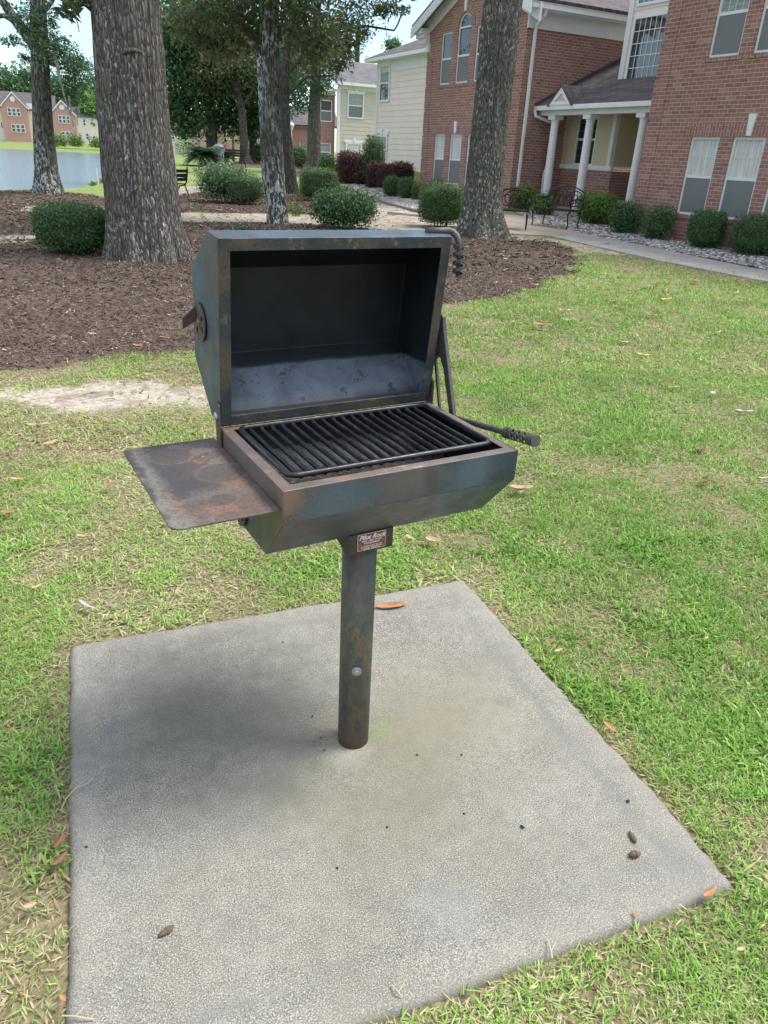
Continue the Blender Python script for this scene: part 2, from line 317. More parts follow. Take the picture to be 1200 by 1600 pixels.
# ------------------------------------------------------------------ concrete pad
PC = (-.0724, 1.567); PYAW = .3854; PW, PD = 1.4583, 1.4343
PU = np.array([cos(PYAW), sin(PYAW)]); PV = np.array([-sin(PYAW), cos(PYAW)])
def pad_mat():
    t = MT('pad_concrete', .9, 0, .25)
    f = t.noise(330, 3, .65); g = t.vor(330); m = t.noise(26, 6, .65); b = t.noise(3.2, 5, .55)
    c = t.mix(t.ramp(b, [(.35, 0), (.65, 1)]), (.218, .205, .172), (.292, .278, .24)); c = t.mix(t.ramp(m, [(.35, .45), (.58, 0)]), c, (.15, .145, .125)); c = t.mix(t.ramp(t.noise(6.5, 8, .7, vec=t.map(loc=(4, 2, 0))), [(.50, 0), (.62, .4)]), c, (.16, .155, .135))
    c = t.mix(t.ramp(f, [(.38, .9), (.47, 0)]), c, (.07, .068, .06)); c = t.mix(t.ramp(f, [(.55, 0), (.63, .8)]), c, (.52, .51, .46)); c = t.mix(t.ramp(t.noise(520, 2, .6), [(.36, .6), (.46, 0)]), c, (.08, .078, .07))
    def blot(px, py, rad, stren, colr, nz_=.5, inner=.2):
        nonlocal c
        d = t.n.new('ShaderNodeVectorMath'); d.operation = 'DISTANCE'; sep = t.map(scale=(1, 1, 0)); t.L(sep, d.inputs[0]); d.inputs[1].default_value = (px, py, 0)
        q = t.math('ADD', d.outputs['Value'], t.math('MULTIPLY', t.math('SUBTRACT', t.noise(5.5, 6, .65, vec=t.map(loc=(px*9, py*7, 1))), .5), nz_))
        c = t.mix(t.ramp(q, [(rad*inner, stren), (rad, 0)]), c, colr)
    L_ = lambda u, v: (lambda p: ((p[0]-PC[0])*PU[0]+(p[1]-PC[1])*PU[1], (p[0]-PC[0])*PV[0]+(p[1]-PC[1])*PV[1]))(gp(u, v, 0))
    blot(*L_(330, 1110), .46, .55, (.082, .084, .066), 1.1); blot(*L_(250, 1060), .24, .3, (.12, .12, .105), .8); blot(*L_(460, 1150), .22, .42, (.15, .145, .12)); blot(*L_(380, 1250), .2, .3, (.14, .135, .125))  # dark blots left of the post: stain and the grill's soft shadow painted together
    blot(*L_(690, 1120), .34, .6, (.22, .195, .13), .35); blot(*L_(600, 1220), .34, .5, (.165, .155, .10), .5); blot(*L_(590, 1140), .07, .32, (.19, .24, .10), .06, .3); blot(*L_(540, 1172), .09, .3, (.48, .46, .40), .09, .3)
    blot(*L_(700, 1420), .10, .25, (.22, .23, .26), .1); blot(*L_(1120, 1370), .2, .35, (.18, .18, .17), .3)
    sep = t.n.new('ShaderNodeSeparateXYZ'); t.L(t.obj, sep.inputs[0])
    ex = t.math('SUBTRACT', PW/2, t.math('ABSOLUTE', sep.outputs['X'])); ey = t.math('SUBTRACT', PD/2, t.math('ABSOLUTE', sep.outputs['Y'])); e = t.math('MINIMUM', ex, ey)
    e2 = t.math('ADD', e, t.math('MULTIPLY', t.math('SUBTRACT', t.noise(12, 4), .5), .05))
    c = t.mix(t.ramp(e2, [(0, .5), (.015, .15), (.05, 0)]), c, (.17, .15, .125))
    band = t.ramp(e2, [(.085, 0), (.11, .5), (.14, 0)]); c = t.mix(t.math('MULTIPLY', band, t.ramp(t.noise(2.5, 3), [(.4, .2), (.6, 1)])), c, (.16, .16, .155))
    c = t.mix(t.ramp(e2, [(.03, .15), (.09, 0)]), c, (.38, .36, .32))
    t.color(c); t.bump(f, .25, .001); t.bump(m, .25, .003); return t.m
n = 120; us = np.linspace(-.5, .5, n+1); UU, VV = np.meshgrid(us*PW, us*PD)
ed = np.minimum(PW/2-np.abs(UU), PD/2-np.abs(VV)); jit = (fbm(UU*14+50, VV*14+50, None, 9)-.5)*.015
k_ = np.exp(-ed/.02); UU2 = UU+np.sign(UU)*jit*(np.abs(UU) > PW/2-.03)*k_; VV2 = VV+np.sign(VV)*jit*(np.abs(VV) > PD/2-.03)*k_
ZZ = -.010*np.exp(-ed/.004)-.006*np.exp(-ed/.012)*(fbm(UU*30+9, VV*30, None, 12) > .5)-.003*(fbm(UU*3, VV*3, None, 2)-.5)
V = np.stack([UU2.ravel(), VV2.ravel(), ZZ.ravel()], -1); ii = np.arange((n+1)**2).reshape(n+1, n+1)
Fp = np.stack([ii[:-1, :-1], ii[:-1, 1:], ii[1:, 1:], ii[1:, :-1]], -1).reshape(-1, 4)
ring = np.concatenate([ii[0, :], ii[1:, -1], ii[-1, -2::-1], ii[-2:0:-1, 0]]); base = len(V); Vb = V[ring].copy(); Vb[:, 2] = -.12; V = np.vstack([V, Vb]); m_ = len(ring)
Fs = np.stack([ring, np.roll(ring, -1), base+np.roll(np.arange(m_), -1), base+np.arange(m_)], -1)[:, ::-1]; Fp = np.vstack([Fp, Fs])
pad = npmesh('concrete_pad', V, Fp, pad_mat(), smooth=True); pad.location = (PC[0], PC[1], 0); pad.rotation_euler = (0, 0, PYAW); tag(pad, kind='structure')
def pad_sd(x, y):
    a = (x-PC[0])*PU[0]+(y-PC[1])*PU[1]; b = (x-PC[0])*PV[0]+(y-PC[1])*PV[1]
    dx = np.abs(a)-PW/2; dy = np.abs(b)-PD/2; return np.maximum(dx, dy)       # outside positive

# ------------------------------------------------------------------ grass
def grass_mat():
    t = MT('grass', .55, 0, .3); r = t.attr('rnd'); s_ = t.attr('straw')
    g = t.ramp(r, [(0, (.075, .19, .028)), (.35, (.15, .345, .042)), (.7, (.25, .485, .068)), (1, (.42, .62, .14))])
    st = t.ramp(r, [(0, (.24, .17, .09)), (.4, (.46, .38, .23)), (1, (.72, .65, .47))]); c = t.mix(s_, g, st); t.color(c)
    tr = t.n.new('ShaderNodeBsdfTranslucent'); t.L(c, tr.inputs['Color']); ms = t.n.new('ShaderNodeMixShader'); ms.inputs[0].default_value = .3
    t.L(t.b.outputs[0], ms.inputs[1]); t.L(tr.outputs[0], ms.inputs[2]); t.L(ms.outputs[0], t.out.inputs['Surface']); return t.m
def scatter(y0, y1, dens, half, xoff=0):
    w = lambda y: half(y); A = (y1-y0)*2*max(w(y0), w(y1)); n = int(A*dens); y = RNG.uniform(y0, y1, n); x = RNG.uniform(-1, 1, n)*max(w(y0), w(y1)); k = np.abs(x) < w(y); return x[k], y[k]
def make_grass():
    Vs = []; Fs = []; R_ = []; St = []; off = 0
    for (y0, y1, dens, wd, ln, hh) in ((.35, 2.3, 46000, .0032, .029, .9), (2.3, 3.6, 28000, .0040, .031, .9), (3.6, 6, 13000, .0055, .036, .9), (6, 10, 3400, .009, .046, .8), (10, 17, 1300, .014, .05, .7)):
        x, y = scatter(y0, y1, dens, lambda q: .75*q+1.1)
        pd = pad_sd(x, y); mu = msk(MULCH, x, y, .25, .34); sa = msk(SAND, x, y, .35, .45, 11); gv = msk(GRAVEL, x, y, .1, .1)
        side = sst(-.3, 1.6, x+.25*(y-2)) # lawn is lusher to the right
        clump = fbm(x*7, y*7, None, 21, 3); big = fbm(x*1.6, y*1.6, None, 22, 3); pat = fbm(x*3.1+9, y*3.1, None, 27, 3)
        bare = sst(.50, .66, pat)*(.75-.45*side)
        kp = (1-.5*sst(.40, .62, 1-clump))*(1-.85*bare)
        kp = kp*np.where(pd > .004, 1, 0)*(1-sst(.35, .6, mu))*(1-sst(.1, .85, sa)*.93)*(1-sst(.3, .5, gv))
        kp = kp*np.where((y > 11) & (x > 2.8) & (poly_sd(WALK, x, y) > -.02), 0, 1)
        kp = kp*(.55+.45*sst(0, .05, pd))
        edge_l = (sst(.18, .0, pd) if False else np.clip(1-pd/.1, 0, 1))
        k = RNG.random(len(x)) < kp; x, y, side, big, pat, edge_l = (a[k] for a in (x, y, side, big, pat, edge_l)); n = len(x)
        dr = msk(DRY, x, y, .6, .5, 5)
        ps = .60-.42*side+.55*(big-.5)+.9*np.clip(pat-.45, 0, 1)+.22*dr+.15*edge_l*0
        straw = (RNG.random(n) < np.clip(ps, .04, .93)).astype(float); straw = np.where(straw > 0, RNG.uniform(.65, 1, n), RNG.uniform(0, .22, n))
        rnd = np.clip(RNG.normal(.45, .22, n)+.5*(fbm(x*2.5, y*2.5, None, 31, 3)-.5)+.12*(1-side)*(straw < .5), 0, 1)
        a = RNG.uniform(0, 2*pi, n); tuft = sst(.5, .68, fbm(x*4.3+3, y*4.3, None, 41, 3))*(y < 3); L = ln*RNG.uniform(.5, 1.3, n)*(1+.25*tuft); wv = wd*RNG.uniform(.6, 1.25, n)*(1+.6*tuft)
        flat = np.where(straw > .5, RNG.uniform(.0, .45, n), RNG.uniform(.12, 1.0, n))      # sine of elevation
        dx, dy = np.cos(a), np.sin(a); px, py = -dy, dx; z0 = H(x, y)+RNG.uniform(-.004, .010, n)*hh+np.where(straw > .5, -.002, .004)
        e1 = flat; hl = np.sqrt(1-e1**2); bend = RNG.uniform(-.55, .15, n)
        e2 = np.clip(e1+bend, -.25, 1); h2 = np.sqrt(1-e2**2)
        p0 = np.stack([x, y, z0], -1); p1 = p0+np.stack([dx*hl, dy*hl, e1], -1)*(L*.5)[:, None]; p2 = p1+np.stack([dx*h2, dy*h2, e2], -1)*(L*.5)[:, None]
        sw = np.stack([px, py, RNG.uniform(-.35, .35, n)], -1)
        w0 = (wv*.5)[:, None]*sw
        V = np.stack([p0-w0*.7, p0+w0*.7, p1-w0, p1+w0, p2], 1).reshape(-1, 3); b = (np.arange(n)*5)[:, None]+off
        Fc = np.concatenate([b+[0, 1, 3], b+[0, 3, 2], b+[2, 3, 4]], 1).reshape(-1, 3)
        Vs.append(V); Fs.append(Fc); R_.append(np.repeat(rnd, 3)); St.append(np.repeat(straw, 3)); off += n*5
    o = npmesh('lawn_grass', np.vstack(Vs), np.vstack(Fs), grass_mat(), fattr=dict(rnd=np.concatenate(R_), straw=np.concatenate(St)))
    return tag(o, 'green lawn grass mixed with dry straw blades round the concrete pad', 'grass', kind='stuff')
WALK = P2([(861, 370), (912, 365), (1200, 421), (1600, 505), (1600, 525), (1200, 434)])
make_grass()

# ------------------------------------------------------------------ mulch chips, gravel stones
def chips():
    Vs = []; Fs = []; R_ = []; off = 0
    for (y0, y1, dens, s) in ((4.2, 8, 1500, .85), (8, 12, 900, 1.1), (12, 30, 330, 1.8)):
        x, y = scatter(y0, y1, dens, lambda q: .66*q+.3); mu = msk(MULCH, x, y, .25, .34); sa = msk(SAND, x, y, .35, .45, 11)
        spill = sst(-.0, 1, mu)*(1-sa*.8)+.035*sa
        k = RNG.random(len(x)) < spill; x, y = x[k], y[k]; n = len(x)
        z = H(x, y)+(fbm(x*5, y*5, None, 5)-.35)*.05+RNG.uniform(.0, .022, n); a = RNG.uniform(0, pi, n); ndl = RNG.random(n) < .06; L = s*np.where(ndl, RNG.uniform(.03, .07, n), RNG.uniform(.010, .038, n)); wv = s*np.where(ndl, .0016, RNG.uniform(.004, .011, n))
        tl = RNG.normal(0, .3, n); rl = RNG.normal(0, .5, n); d = np.stack([np.cos(a)*np.cos(tl), np.sin(a)*np.cos(tl), np.sin(tl)], -1); sdv = np.stack([-np.sin(a)*np.cos(rl), np.cos(a)*np.cos(rl), np.sin(rl)], -1); nn = np.cross(d, sdv)
        p = np.stack([x, y, z], -1); L = L[:, None]; wv = wv[:, None]; h = wv*.35
        V = np.stack([p-d*L-sdv*wv*.6, p-d*L+sdv*wv*.6, p+d*L+sdv*wv*.5, p+d*L-sdv*wv*.7, p+nn*h-d*L*.7, p+nn*h+d*L*.7], 1).reshape(-1, 3); b = (np.arange(n)*6)[:, None]+off
        Fc = np.concatenate([b+[0, 1, 4], b+[3, 0, 4], b+[3, 4, 5], b+[1, 2, 5], b+[1, 5, 4], b+[2, 3, 5]], 1).reshape(-1, 3)
        r = np.clip(RNG.normal(.32, .2, n), 0, 1); r = np.where((RNG.random(n) < .05) | ndl, RNG.uniform(.75, 1, n), r); Vs.append(V); Fs.append(Fc); R_.append(np.repeat(r, 6)); off += n*6
    t = MT('bark_chips', .9, 0, .2); t.color(t.ramp(t.attr('rnd'), [(0, (.05, .035, .028)), (.35, (.105, .075, .06)), (.7, (.17, .128, .104)), (.84, (.20, .16, .135)), (1, (.50, .44, .37))]))
    tag(npmesh('mulch_chips', np.vstack(Vs), np.vstack(Fs), t.m, fattr=dict(rnd=np.concatenate(R_))), 'dark brown shredded bark mulch spread under the trees', 'mulch', kind='stuff')
chips()
ICO = np.array([(0, 0, 1), (.894, 0, .447), (.276, .851, .447), (-.724, .526, .447), (-.724, -.526, .447), (.276, -.851, .447), (.724, .526, -.447), (-.276, .851, -.447), (-.894, 0, -.447), (-.276, -.851, -.447), (.724, -.526, -.447), (0, 0, -1)])
ICF = np.array([(0, 1, 2), (0, 2, 3), (0, 3, 4), (0, 4, 5), (0, 5, 1), (1, 6, 2), (2, 7, 3), (3, 8, 4), (4, 9, 5), (5, 10, 1), (2, 6, 7), (3, 7, 8), (4, 8, 9), (5, 9, 10), (1, 10, 6), (11, 7, 6), (11, 8, 7), (11, 9, 8), (11, 10, 9), (11, 6, 10)])
def stones(name, polys, dens, lbl, lo=.018, hi=.045, tint=(0, 1)):
    P = np.array([p for q in polys for p in q]); x0, y0 = P.min(0); x1, y1 = P.max(0); x1 = min(x1, 14); n = int((x1-x0)*(y1-y0)*dens); x = RNG.uniform(x0, x1, n); y = RNG.uniform(y0, y1, n)
    m = np.full(n, -1e9)
    for q in polys: m = np.maximum(m, poly_sd(q, x, y))
    k = (m > -.03); x, y = x[k], y[k]; n = len(x); r = RNG.uniform(lo, hi, n); sc = np.stack([r*RNG.uniform(.8, 1.5, n), r*RNG.uniform(.8, 1.3, n), r*RNG.uniform(.4, .7, n)], -1)
    V = ICO[None]*sc[:, None, :]*(RNG.uniform(.8, 1.15, (n, 12, 1))); a = RNG.uniform(0, 2*pi, n)[:, None]; vx = V[..., 0]*np.cos(a)-V[..., 1]*np.sin(a); vy = V[..., 0]*np.sin(a)+V[..., 1]*np.cos(a)
    V = np.stack([vx+x[:, None], vy+y[:, None], V[..., 2]+(H(x, y)+.012+RNG.uniform(0, .02, n))[:, None]], -1).reshape(-1, 3); Fc = (ICF[None]+(np.arange(n)*12)[:, None, None]).reshape(-1, 3)
    t = MT(name, .8, 0, .3); t.color(t.ramp(t.attr('rnd'), [(0, (.09, .08, .075)), (.3, (.22, .2, .185)), (.6, (.36, .34, .32)), (1, (.66, .64, .62))]))
    tag(npmesh(name, V, Fc, t.m, fattr=dict(rnd=np.repeat(RNG.uniform(tint[0], tint[1], n), 20))), lbl, 'gravel', kind='stuff')
stones('gravel_bed', GRAVEL[:1], 520, 'grey gravel stones between the walkway and the brick wall')
stones('gravel_bed', GRAVEL[1:], 330, 'pale stones round the burgundy shrubs by the cream siding', .03, .06, (.25, 1))

# walkway and patio slabs
M_WALK = (lambda t: (t.color(t.mix(t.ramp(t.noise(3, 6, .6), [(.35, 0), (.65, 1)]), (.33, .31, .285), (.43, .41, .385))), t.bump(t.noise(80, 3), .3, .003), t.m)[-1])(MT('walk_concrete', .9, 0, .2))
M_PATIO = (lambda t: (t.color(t.mix(t.ramp(t.noise(2.2, 6, .6), [(.35, 0), (.65, 1)]), (.33, .27, .225), (.42, .365, .32))), t.bump(t.noise(80, 3), .3, .003), t.m)[-1])(MT('patio_concrete', .9, 0, .2))
def strip(name, a0, a1, b0, b1, n, mat, th=.03):
    V = []; Fc = []
    for i in range(n+1):
        t = i/n
        for p in (a0.lerp(a1, t), b0.lerp(b1, t)):
            z = Hs(p.x, p.y)+th; V += [(p.x, p.y, z), (p.x, p.y, z-.2)]
    for i in range(n):
        q = i*4; Fc += [(q, q+4, q+6, q+2), (q, q+1, q+5, q+4), (q+2, q+6, q+7, q+3)]
    m = MB(); m.add(V, Fc); return tag(m.build(name, mat), kind='structure')
strip('walkway', gp(861, 371), gp(1600, 522), gp(912, 366), gp(1600, 500), 24, M_WALK)
m = MB(); pts = [gp(*q) for q in ((752, 350), (790, 337), (850, 341), (885, 350), (911, 366), (861, 370), (800, 367), (760, 368))]; c0 = sum(pts, Vector())/len(pts)
V = [(p.x, p.y, Hs(p.x, p.y)+.026) for p in pts]+[(c0.x, c0.y, Hs(c0.x, c0.y)+.026)]+[(p.x, p.y, -.2) for p in pts]; n = len(pts)
m.add(V, [(i, (i+1) % n, n) for i in range(n)]+[(i, n+1+i, n+1+(i+1) % n, (i+1) % n) for i in range(n)]); tag(m.build('patio', M_PATIO), kind='structure')
# garden edging and a small stepping slab by the left gravel
m = MB(); pts = [gp(*q) for q in ((540, 293), (556, 301), (585, 312), (610, 321), (650, 331), (700, 340))]
for a, b in zip(pts, pts[1:]):
    d = (b-a).normalized(); s_ = Vector((-d.y, d.x, 0))*.06; m.hexa([a-s_-Vector((0, 0, .1)), b-s_-Vector((0, 0, .1)), b+s_-Vector((0, 0, .1)), a+s_-Vector((0, 0, .1)), a-s_+Vector((0, 0, .07)), b-s_+Vector((0, 0, .07)), b+s_+Vector((0, 0, .07)), a+s_+Vector((0, 0, .07))])
tag(m.build('garden_edging', plain('edging', (.19, .155, .125), .9), bevel=.01), 'low brown edging strip along the pale gravel left of the brick gable', 'edging')
c = gp(637, 336); m = MB(); m.box(-.55, .55, -.2, .2, -.05, .06); o = m.build('stepping_slab', M_WALK, bevel=.01); o.location = c; o.rotation_euler = (0, 0, radians(-35)); tag(o, 'long grey concrete slab lying in the sand path before the brick gable', 'slab')
c = gp(602, 300); m = MB(); m.box(-.3, .3, -.15, .15, -.05, .13); o = m.build('splash_block', M_WALK, bevel=.01); o.location = c; o.rotation_euler = (0, 0, .1); tag(o, 'small grey concrete splash block among pale stones by the burgundy hedge', 'slab')

# ------------------------------------------------------------------ the grill
def text_mesh(name, s, size, mat, parent, origin, right=(1, 0, 0), up=(0, 0, 1), align='CENTER', depth_=.0004, shear=0, bold=0):
    cu = bpy.data.curves.new(name, 'FONT'); cu.body = s; cu.size = size; cu.align_x = align; cu.align_y = 'CENTER'; cu.extrude = depth_; cu.shear = shear; cu.offset = bold; cu.resolution_u = 3
    tmp = bpy.data.objects.new(name, cu); COL.objects.link(tmp); dg = bpy.context.evaluated_depsgraph_get(); me = bpy.data.meshes.new_from_object(tmp.evaluated_get(dg))
    bpy.data.objects.remove(tmp); r = Vector(right); u = Vector(up); n = r.cross(u); m4 = Matrix(((r.x, u.x, n.x, origin[0]), (r.y, u.y, n.y, origin[1]), (r.z, u.z, n.z, origin[2]), (0, 0, 0, 1))); me.transform(m4)
    me.materials.clear(); return link(name, me, mat, parent)
def disc_holes(name, R0, holes, th, mat, parent, fn):
    cu = bpy.data.curves.new(name, 'CURVE'); cu.dimensions = '2D'; cu.fill_mode = 'BOTH'; cu.extrude = th/2
    for (cx, cy, rx, ry, rot) in [(0, 0, R0, R0, 0)]+holes:
        sp = cu.splines.new('POLY'); k = 32 if rx == R0 else 14; sp.points.add(k-1); sp.use_cyclic_u = True
        for i in range(k):
            a = 2*pi*i/k; p, q = rx*cos(a), ry*sin(a); sp.points[i].co = (cx+p*cos(rot)-q*sin(rot), cy+p*sin(rot)+q*cos(rot), 0, 1)
    tmp = bpy.data.objects.new(name, cu); COL.objects.link(tmp); dg = bpy.context.evaluated_depsgraph_get(); me = bpy.data.meshes.new_from_object(tmp.evaluated_get(dg)); bpy.data.objects.remove(tmp)
    for v in me.vertices: v.co = fn(v.co)
    me.materials.clear(); return link(name, me, mat, parent)
GX0, GX1, GY0, GY1, GZ = -.266, .320, -.169, .231, .894
def grill():
    g = empty('pedestal_grill', (-.056, 1.59, 0), .528, 'black steel park grill with its lid open, on a round post in concrete', 'grill')
    # post
    m = MB(); m.lathe([(.0435, -.05), (.0435, .70)], n=48); post = m.build('post', M_POST, g); post.data.polygons.foreach_set('use_smooth', [len(p.vertices) == 4 for p in post.data.polygons])
    a = math.atan2(-.916, -.395); m = MB(); d = Vector((cos(a), sin(a), 0)); r = Vector((-d.y, d.x, 0))
    def bx(p): return d*(.0425+p.y)+r*p.x+Vector((0, 0, .272+p.z))
    m.lathe([(.0135, 0), (.0135, .0018), (.012, .0026)], n=24, axis='y'); m.lathe([(.0082, .0026), (.0082, .0082), (.0066, .0094)], n=6, axis='y'); m.build('bolt', M_ZINC, post, xf=bx)
    # bracket
    m = MB(); y0 = -.068
    m.prism([(y0, .7), (y0, .648), (y0+.02, .648), (.085, .69), (.085, .7)], lambda p, q, t: (t, p, q), -.066, .054)
    br = m.build('mounting_bracket', steel('bracket_paint', (.03, .033, .034), (.045, .05, .052), (.06, .052, .045), (.09, .06, .04), .55), g, bevel=.0015)
    lx0, lx1, lz0, lz1 = -.043, .033, .6545, .6985; yy = y0-.0012
    m = MB()
    def rr(x0, x1, z0, z1, rad): 
        o = []
        for (cx, cz, a0) in ((x1-rad, z1-rad, 0), (x0+rad, z1-rad, 90), (x0+rad, z0+rad, 180), (x1-rad, z0+rad, 270)):
            for i in range(5): o.append((cx+rad*cos(radians(a0+i*22.5)), cz+rad*sin(radians(a0+i*22.5))))
        return o
    m.prism(rr(lx0, lx1, lz0, lz1, .004), lambda p, q, t: (p, t, q), yy+.0009, yy); lab = m.build('label_plate', plain('label_edge', (.55, .48, .46), .5), br)
    m = MB(); m.prism(rr(lx0+.0014, lx1-.0014, lz0+.0014, lz1-.0014, .0032), lambda p, q, t: (p, t, q), yy+.0002, yy-.0004); m.build('label_face', plain('label_red', (.22, .062, .052), .5, 0, .2, 60), lab)
    ml = plain('lettering', (.72, .66, .62), .5, 0, .1, 90); cx = (lx0+lx1)/2; yt = yy-.0009
    text_mesh('lettering', 'Pilot Rock', .0165, ml, lab, (cx, yt, .6888), depth_=.0002, shear=.35, bold=.0004)
    for s_, sz, zz in (('PARK  CAMP  STREET', .0056, .6788), ('SITE EQUIPMENT', .0056, .6731), ('R. J. THOMAS MFG. CO., INC.', .0045, .6656), ('P.O. BOX 946   CHEROKEE, IOWA', .0038, .6612), ('PATENTED   MADE IN U.S.A.', .0036, .6575)):
        text_mesh('lettering', s_, sz, ml, lab, (cx, yt, zz), depth_=.0002, bold=.00012)
    # firebox and lid shells
    def tray(name, prof, fw, fn, mats, par, th=.0035):
        m = MB(); n = len(prof); L_ = [fn(GX0, *p) for p in prof]; R_ = [fn(GX1, *p) for p in prof]; p0, pn = Vector(prof[0]), Vector(prof[-1]); dr = (pn-p0).normalized()
        a0, an = p0+dr*fw, pn-dr*fw; inner = [fn(GX0+fw, *a0), fn(GX1-fw, *a0), fn(GX1-fw, *an), fn(GX0+fw, *an)]
        V = L_+R_+inner; Fc = [(i, i+1, n+i+1, n+i) for i in range(n-1)]+[tuple(range(n)), tuple(range(n, 2*n))]; b = 2*n
        Fl = [(0, n, b+1, b), (n, 2*n-1, b+2, b+1), (2*n-1, n-1, b+3, b+2), (n-1, 0, b, b+3)]
        m.add(V, Fc+Fl); o = m.build(name, mats[0], par)
        for x in mats[1:]: o.data.materials.append(x)
        fs = set(frozenset(f) for f in Fl)
        for p in o.data.polygons:
            if frozenset(p.vertices) in fs: p.material_index = 1
        md = o.modifiers.new('s', 'SOLIDIFY'); md.thickness = th; md.offset = 0; md.material_offset = 2
        md = o.modifiers.new('b', 'BEVEL'); md.width = .0035; md.segments = 3; md.limit_method = 'ANGLE'; md.angle_limit = radians(30); md.harden_normals = False
        return o
    fb = tray('firebox', [(GY0, GZ), (GY0, GZ-.072), (GY0+.109, GZ-.197), (GY1-.109, GZ-.197), (GY1, GZ-.072), (GY1, GZ)], .024, lambda x, p, q: (x, p, q), [box_mat(), M_RIM, M_GREASE, M_RIM], g)
    nA = 40; V = []; xs = np.linspace(GX0+.006, GX1-.006, nA); ys = np.linspace(GY0+.05, GY1-.05, 26); XX, YY = np.meshgrid(xs, ys); ZA = .752+.035*fbm(XX*14, YY*14, None, 3)+.012*fbm(XX*60, YY*60, None, 8)
    ia = np.arange(XX.size).reshape(XX.shape); Fa = np.stack([ia[:-1, :-1], ia[:-1, 1:], ia[1:, 1:], ia[1:, :-1]], -1).reshape(-1, 4)
    t = MT('ash', .95); t.color(t.ramp(t.noise(70, 6, .7), [(.3, (.02, .019, .018)), (.55, (.07, .062, .052)), (.75, (.24, .22, .19))])); t.bump(t.noise(160, 4), .6, .004)
    npmesh('ash_bed', np.stack([XX.ravel(), YY.ravel(), ZA.ravel()], -1), Fa, t.m, fb)
    ln = -.114; ld = Vector((0, sin(ln), cos(ln))); bk = Vector((0, cos(ln), -sin(ln))); h0 = Vector((0, GY1-.006, GZ+.005))
    def LF(x, s_, d_): return Vector((x, 0, 0))+h0+ld*s_+bk*d_
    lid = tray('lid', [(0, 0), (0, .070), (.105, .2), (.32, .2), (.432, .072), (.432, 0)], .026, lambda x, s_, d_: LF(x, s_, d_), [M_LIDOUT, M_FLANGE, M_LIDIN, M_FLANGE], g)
    # white-ish worn bead along the lid's top edge
    # lid handle with coil grip
    def coil(path0, path1, r0, turns, name, par, wr=.0032, mat=M_ARM):
        a, b = Vector(path0), Vector(path1); t = (b-a); L = t.length; t.normalize(); u = t.orthogonal().normalized(); w = t.cross(u); N = int(turns*20)
        m = MB(); half = .0042; V = []; Fc = []
        for i in range(N+1):
            an = 2*pi*turns*i/N; c = a+t*(L*i/N); rd = u*cos(an)+w*sin(an)
            for (dr, dt) in ((r0, -half), (r0+.003, -half), (r0+.003, half), (r0, half)): V.append(c+rd*dr+t*dt)
        for i in range(N):
            for k in range(4): Fc.append((i*4+k, i*4+(k+1) % 4, i*4+4+(k+1) % 4, i*4+4+k))
        Fc += [(0, 1, 2, 3), (4*N, 4*N+1, 4*N+2, 4*N+3)]; m.add(V, Fc); return m.build(name, mat, par)
    m = MB(); pts = [LF(GX1-.05, .437, .04), LF(GX1-.01, .438, .036), LF(GX1+.010, .440, .032), LF(GX1+.020, .437, .027), LF(GX1+.027, .430, .018), LF(GX1+.029, .412, .004), LF(GX1+.028, .338, -.012)]
    m.tube(pts[:5]+[pts[5].lerp(pts[4], .3), pts[5], pts[6]], [.0082]*6+[.0058, .0058], 12); hd = m.build('lid_handle', M_ARM, lid, smooth=False); hd.data.polygons.foreach_set('use_smooth', [len(p.vertices) == 4 for p in hd.data.polygons])
    coil(pts[5], pts[6]+(pts[6]-pts[5]).normalized()*.002, .0125, 4.0, 'coil_grip', hd)
    # dampers
    def damper(par, fn, r0=.046):
        hl = [(r0*.58*cos(a_), r0*.58*sin(a_), r0*.22, r0*.15, a_) for a_ in (radians(35), radians(150), radians(205), radians(300))]
        dp = disc_holes('damper', r0, hl, .003, M_BROWN, par, fn)
        m = MB(); m.lathe([(.009, 0), (.009, .004), (.005, .006)], n=12, axis='z'); m.build('damper_bolt', plain('dull_bolt', (.28, .22, .16), .45, .6), dp, xf=fn)
        m = MB(); m.hexa([(.022, -.004, 0), (.0255, -.004, 0), (.0255, .034, 0), (.022, .034, 0), (.022, -.022, .034), (.0255, -.022, .034), (.0255, .004, .034), (.022, .004, .034)]); m.build('damper_tab', M_BROWN, dp, xf=fn, bevel=.001)
        m = MB(); m.lathe([(r0*.8, -.0025), (r0*.8, -.0016)], n=24, axis='z'); m.build('damper_dark_disc', plain('hole_shade', (.006, .006, .006), .9), dp, xf=fn)  # black disc painted as the shade seen through the damper holes
    damper(lid, lambda p: LF(GX0-.006-p.z, .212+p.y, .135+p.x))
    damper(fb, lambda p: Vector((GX0-.006-p.z, GY0+.262+p.x, GZ-.16+p.y)), .036)
    # hinge straps
    for sx, x in ((-1, GX0-.0055), (1, GX1+.0055)):
        m = MB(); y = GY1-.004; pr = [(y-.014, GZ-.06), (y+.016, GZ-.06), (y+.016, GZ+.052)]+[(y+.001+.015*cos(radians(q)), GZ+.052+.015*sin(radians(q))) for q in range(0, 181, 20)]
        m.prism(pr, lambda p, q, t: (t, p, q), x-.002, x+.002); st = m.build('hinge_strap', M_BROWN, g, bevel=.0008)
        m = MB(); m.lathe([(.0105, 0), (.0105, .003), (.007, .006)], n=16, axis='x'); m.build('hinge_bolt', M_ZINC, st, xf=lambda p, x=x, sx=sx, y=y: Vector((x+sx*(.002+p.x), y+.004+p.y, GZ+.03+p.z)))
    # side shelf
    m = MB(); x0, x1, y0, y1 = GX0-.222, GX0-.002, GY0+.008, GY0+.455
    R2 = .022; pl = []
